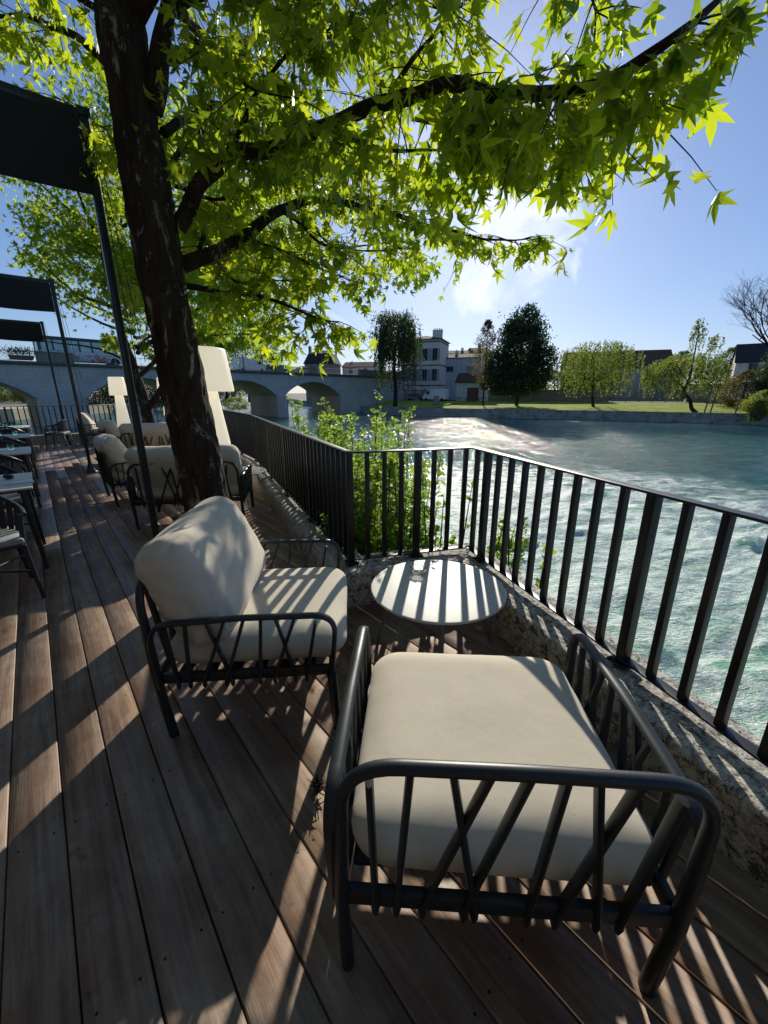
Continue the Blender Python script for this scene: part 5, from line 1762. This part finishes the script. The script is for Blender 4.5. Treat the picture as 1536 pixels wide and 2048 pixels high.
# utility cabinet
bm = bmesh.new(); box(bm, (0, 0, .9), (.9, .6, 1.8), 0, .04); box(bm, (0, 0, 1.85), (1.0, .7, .1), 0, .02)
o = obj('utility_cabinet', bm, M['dark_wall']); o.location = basepx(872, 76.5, GZ + .2); tag(o, 'square stone post at the left end of the sunlit lawn', 'pillar')
# picnic table and benches
def bench(label, loc, rz, picnic=False):
    t = empty('picnic_table' if picnic else 'park_bench', loc, rz, label, 'picnic table' if picnic else 'bench')
    bm = bmesh.new(); z = .75 if picnic else .45; box(bm, (0, 0, z), (1.9, .7 if picnic else .45, .07)); obj('top' if picnic else 'seat', bm, M['bench'], t, False)
    for x in (-.7, .7):
        bm = bmesh.new(); box(bm, (x, 0, z / 2 - .03), (.1, .5, z)); obj('leg', bm, M['bench'], t, False)
    if picnic:
        for y in (-.7, .7):
            bm = bmesh.new(); box(bm, (0, y, .45), (1.9, .28, .06)); obj('seat', bm, M['bench'], t, False)
    else:
        bm = bmesh.new(); box(bm, (0, .22, .8), (1.9, .05, .4)); obj('backrest', bm, M['bench'], t, False)
    return t
bench('wooden picnic table on the lawn beside the bronze tree', basepx(940, 82, LZ - .15), BR, True)
bench('park bench on the path right of the bronze tree', basepx(975, 86, LZ), BR)
bench('park bench near the crooked tree by the drive', basepx(1362, 72, LZ), BR)
# low wooden rail fence behind lawn
t = empty('post_fence', basepx(880, 82), BR, 'low dark rail fence between the lawn and the riverside path', 'fence')
a = basepx(880, 87, LZ); b = basepx(1330, 72, LZ)
d_ = b - a; t.rotation_euler = (0, 0, math.atan2(d_.y, d_.x)); t.location = a
bm = bmesh.new(); box(bm, (d_.length / 2, 0, .62), (d_.length, .07, .09)); obj('rail', bm, M['bench'], t, False)
n_ = 20
for k in range(n_ + 1):
    bm = bmesh.new(); box(bm, (d_.length * k / n_, 0, .35), (.14, .14, .8)); obj('post', bm, M['bench'], t, False)

# ------------------------------------------------------------------ background trees
def px_tree(pts_px, Y, zb=GZ): pass
def shell(n, prof, h, seed, clump=24, irr=.22, jit=.14, fill=.35):
    """crown from a radius profile r(z/h); returns points"""
    rs = np.random.RandomState(seed); out = []
    nc = n // clump
    zs = [p[0] for p in prof]; rr = [p[1] for p in prof]
    for k in range(nc):
        z = rs.uniform(zs[0], zs[-1])
        # density by radius
        r = np.interp(z, zs, rr)
        a = rs.uniform(0, 2 * PI)
        r *= 1 + irr * noise.noise(Vector((math.cos(a) * 1.6, math.sin(a) * 1.6, z * .55 + seed)))* 1.6
        f = rs.uniform(fill, 1) ** .55
        c = np.array([math.cos(a) * r * f, math.sin(a) * r * f, z])
        out.append(c + rs.normal(size=(clump, 3)) * jit * np.interp(z, zs, rr) * np.array([1, 1, .8]) + 0)
    return np.concatenate(out)

def willow_pts(n, R, top, bot, seed, strands=260, irr=.25, crown=.35):
    rs = np.random.RandomState(seed); out = []
    per = n // strands
    for k in range(strands):
        a = rs.uniform(0, 2 * PI); f = rs.uniform(.12, 1) ** .6
        rad = R * f * (1 + irr * noise.noise(Vector((math.cos(a) * 1.5, math.sin(a) * 1.5, seed * 1.0))) * 2)
        ztop = top - (top - bot) * crown * f ** 2 * rs.uniform(.7, 1.3)
        L = (ztop - bot) * rs.uniform(.35, 1.0)
        s = rs.uniform(0, 1, per)
        x = math.cos(a) * rad * (1 + .08 * s) + rs.normal(0, .06, per) + .12 * np.sin(s * 7 + k)
        y = math.sin(a) * rad * (1 + .08 * s) + rs.normal(0, .06, per)
        z = ztop - L * s
        out.append(np.stack([x, y, z], 1))
    return np.concatenate(out)

def htop(py, Y): return hpx(py, Y) - GZ
# big dark willow beside the tall house
Y = 80; b = basepx(790, Y); R = wpx(52, Y); top = htop(618, Y)
pts = np.concatenate([willow_pts(15000, R * .92, top * .97, top * .16, 5, 330, .35, .28), shell(6000, [(top * .5, R * .6), (top * .75, R * .85), (top * .95, R * .6)], top, 9, 30, .4, .16)])
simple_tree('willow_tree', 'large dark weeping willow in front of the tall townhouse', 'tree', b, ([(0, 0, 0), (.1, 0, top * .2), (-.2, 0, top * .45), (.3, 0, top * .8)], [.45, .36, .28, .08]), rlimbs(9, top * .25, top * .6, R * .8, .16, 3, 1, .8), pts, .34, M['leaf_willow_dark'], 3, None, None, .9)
# bronze slim tree
Y = 76; b = basepx(965, Y); top = htop(640, Y)
simple_tree('slim_tree', 'slim bronze leaved tree at the left of the big dark tree', 'tree', b, ([(0, 0, 0), (.05, 0, top * .35), (0, 0, top * .9)], [.16, .12, .03]), rlimbs(10, top * .3, top * .7, 1.5, .05, 8, 1, 1.1),
            shell(6500, [(top * .22, .5), (top * .4, 1.9), (top * .6, 2.1), (top * .85, 1.4), (top, .3)], top, 13, 20, .5, .2), .26, M['leaf_brown'], 5)
# big dark tree
Y = 73; b = basepx(1032, Y); top = htop(602, Y); R = wpx(62, Y)
simple_tree('dark_tree', 'tall dense dark green tree in the middle of the far lawn', 'tree', b, ([(0, 0, 0), (.1, 0, top * .2), (0, 0, top * .9)], [.35, .28, .05]), rlimbs(14, top * .15, top * .8, R * .8, .12, 5, 1, .6),
            crown_volume([(0, 0, .55 * top, R * .70, R * .7, .40 * top), (R * .66, 0, .44 * top, R * .40, R * .5, .24 * top), (-R * .60, .3, .36 * top, R * .42, R * .5, .24 * top),
                          (.12 * R, 0, .86 * top, R * .30, R * .3, .13 * top), (-.25 * R, 0, .74 * top, R * .34, R * .4, .12 * top), (0, 0, .28 * top, R * .92, R * .8, .15 * top)], 34000, 26, 19), .42, M['leaf_dark'], 6)
# pale willow
Y = 67; b = basepx(1180, Y); R = wpx(66, Y); top = htop(675, Y)
simple_tree('willow_tree', 'round pale green weeping willow right of the dark tree', 'tree', b, ([(.6, 0, 0), (.1, 0, top * .18), (-.1, 0, top * .4), (-.6, 0, top * .85)], [.26, .22, .16, .05]), rlimbs(9, top * .3, top * .55, R * .85, .1, 9, 1, .8),
            willow_pts(12500, R, top * .98, top * .17, 25, 330, .3, .25), .26, M['leaf_willow'], 7, None, None, .9)
# crooked willow
Y = 60; b = basepx(1395, 57.5); R = wpx(66, Y); top = htop(705, Y); top2 = htop(640, Y)
cx = -2.2
pw = willow_pts(10500, R * .95, top * .98, top * .22, 35, 260, .35, .3) + np.array([cx - .6, 0, 0])
p2 = willow_pts(800, .9, top2, top * .9, 36, 30, .3, .3) + np.array([cx + .1, 0, 0]); p3 = willow_pts(500, .8, top2 * .85, top * .9, 37, 20, .3, .3) + np.array([cx + 2.6, 0, 0])
simple_tree('willow_tree', 'crooked leaning willow with a bent trunk near the right end of the lawn', 'tree', b, ([(0, 0, -.1), (-.9, 0, .5), (-1.4, 0, 1.6), (-2.4, 0, 2.9), (-2.1, 0, 5), (cx, 0, top2 * .93)], [.26, .25, .22, .2, .14, .03]),
            [([(-2.4, 0, 3), (-3.6, .3, 4.2), (-5, .3, 4.8)], .12), ([(-2.2, 0, 3.8), (-.8, -.3, 5.2), (.8, 0, 5.4)], .11), ([(-2.1, 0, 5), (-3.3, 0, 7.2), (-4.0, 0, 7.4)], .06), ([(-2.1, 0, 5.5), (-.4, 0, 8), (.4, 0, 9)], .06), ([(-2.2, 0, 4), (-2.9, 1.2, 5.8)], .1)], np.concatenate([pw, p2, p3]), .25, M['leaf_willow'], 9, None, None, .8)
# bare tree at the right edge
def bare_tree():
    Y = 62; b = basepx(1540, Y)
    t = empty('bare_tree', b, 0, 'leafless spreading tree against the sky at the right edge', 'tree')
    bm = bmesh.new(); tube(bm, [(0, 0, 0), (-.3, 0, 4), (-.7, 0, 8.2)], [.32, .26, .18], 10); obj('trunk', bm, M['bark_far'], t)
    r = random.Random(12)
    bm = bmesh.new()
    def grow(p, d, L, rad, lv):
        pts = [p]; q = p.copy(); dd = d.copy()
        for k in range(4):
            dd = (dd + Vector((r.uniform(-.22, .22), r.uniform(-.22, .22), r.uniform(-.14, .16)))).normalized(); q = q + dd * L / 4; pts.append(q.copy())
        tube(bm, pts, [rad * (1 - .12 * k) for k in range(5)], 5 if lv < 2 else 3, None, None, False)
        if lv >= 5: return
        for k in range(3 if lv < 5 else 2):
            a = r.uniform(-1, 1); nd = (dd + Vector((r.uniform(-.9, .9), r.uniform(-.9, .9), r.uniform(-.35, .65))) * .85).normalized()
            grow(pts[r.choice([2, 3, 4])].copy(), nd, L * r.uniform(.62, .8), rad * .6, lv + 1)
    for a in (2.6, 3.3, 3.9, 1.2, .2, 2.2):
        grow(Vector((-.7, 0, 7.8)), Vector((math.cos(a) * .9, math.sin(a) * .5, .62)).normalized(), 5.0, .12, 0)
    obj('limbs', bm, M['bark_far'], t)
bare_tree()
# green masses at right
def blobtree(label, px, Y, toppx, rpx, mat, seed, size=.32, n=8000, basez=GZ, name='broadleaf_tree', low=.12, group=None):
    b = basepx(px, Y, basez); top = hpx(toppx, Y) - basez; R = wpx(rpx, Y)
    pts = shell(n, [(top * low, R * .5), (top * .35, R), (top * .65, R * .95), (top * .9, R * .55), (top, R * .15)], top, seed, 24, .45, .17)
    return simple_tree(name, label, 'tree', b, ([(0, 0, 0), (.1, 0, top * .3), (0, 0, top * .85)], [top * .03, top * .022, .04]), rlimbs(8, top * .2, top * .7, R * .7, top * .01, seed, 1, .7), pts, size, mat, seed, group)
blobtree('green tree behind the stone hut left of the bare tree', 1440, 88, 696, 42, M['leaf_mid'], 41)
blobtree('dark green tree below the bare tree', 1482, 84, 690, 34, M['leaf_mid'], 42)
blobtree('dark bushy evergreen at the right edge across the river', 1540, 58, 668, 36, M['leaf_dark'], 43, .3, 9000)
blobtree('bronze tinged bushy tree beside the dark evergreen', 1478, 62, 742, 40, M['leaf_brown'], 44, .28, 7000)
blobtree('low green bush at the right end of the lawn', 1520, 53, 782, 26, M['leaf_willow'], 45, .2, 5000, GZ, 'riverside_bush', .02)
blobtree('small bright bush hanging over the right end of the quay', 1508, 52, 800, 16, M['leaf_mid'], 46, .16, 3000, GZ - .8, 'riverside_bush', .02)
blobtree('pale tree rising behind the long stone building roof', 1348, 105, 703, 40, M['leaf_mid'], 47)
for k, (px, Y, tp, rp) in enumerate([(1105, 100, 742, 34), (1150, 102, 738, 34), (1195, 98, 742, 34)]):
    blobtree(['green tree behind the wall, right of the dark tree', 'green tree behind the wall and the round willow', 'green tree behind the wall, at the left end of the long stone building'][k], px, Y, tp, rp, M['leaf_mid'], 90 + k, .36, 6000, LZ, 'broadleaf_tree', .0)
# trees behind the bridge
blobtree('dark tree behind the bridge left of the street lamp', 500, 118, 664, 44, M['leaf_mid'], 51, .38, 9000)
blobtree('dark tree behind the bridge close to the white lamp', 455, 112, 672, 40, M['leaf_mid'], 52, .38, 7000)
blobtree('tree behind the bridge right of the street lamp', 552, 124, 690, 26, M['leaf_mid'], 53, .36, 5000)
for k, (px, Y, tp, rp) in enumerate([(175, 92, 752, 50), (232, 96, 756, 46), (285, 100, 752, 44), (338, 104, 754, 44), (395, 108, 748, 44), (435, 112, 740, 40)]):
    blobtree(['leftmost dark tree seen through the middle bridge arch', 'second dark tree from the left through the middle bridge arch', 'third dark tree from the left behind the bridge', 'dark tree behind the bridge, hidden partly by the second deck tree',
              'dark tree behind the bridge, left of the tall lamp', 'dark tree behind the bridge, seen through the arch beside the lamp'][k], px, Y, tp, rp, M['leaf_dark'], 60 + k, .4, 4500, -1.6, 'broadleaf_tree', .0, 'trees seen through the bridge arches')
for k, (px, Y, tp, rp) in enumerate([(-20, 105, 758, 50), (28, 110, 765, 34), (62, 100, 768, 26)]):
    blobtree(['tree on the beige quay at the left edge', 'second tree along the beige quay under the left arch', 'small tree nearest the pier under the left arch'][k], px, Y, tp, rp, M['leaf_mid'], 70 + k, .36, 4500, -1.0, 'broadleaf_tree', .1, 'trees on the beige quay')
# riverside bushes under the right arches
blobtree('bright bush on the bank under the bridge arch beside the lamp', 476, 90, 796, 22, M['leaf_willow'], 80, .26, 3000, -1.9, 'riverside_bush', .02)

# wing wall right of the bridge
a = basepx(700, 90); 
wallseg('dark sloping wing wall below the right end of the bridge', 690, 89.5, 775, 93, 757, .6, 'dark_wall', 'wing_wall')
# posts in the water garden at right
for k, (px, Y, tp) in enumerate([(1412, 55, 772), (1420, 55.5, 774), (1470, 54, 776)]):
    b = basepx(px - (4 if k == 0 else 0), Y); h = hpx(tp, Y) - GZ
    bm = bmesh.new(); tube(bm, [(0, 0, 0), (.35, 0, h)], [.09, .07], 8)
    o = obj('wooden_post', bm, M['bench']); o.location = b
    tag(o, ['left of the two leaning posts beside the crooked willow', 'right of the two leaning posts beside the crooked willow', 'single leaning post near the right end of the quay'][k], 'post')
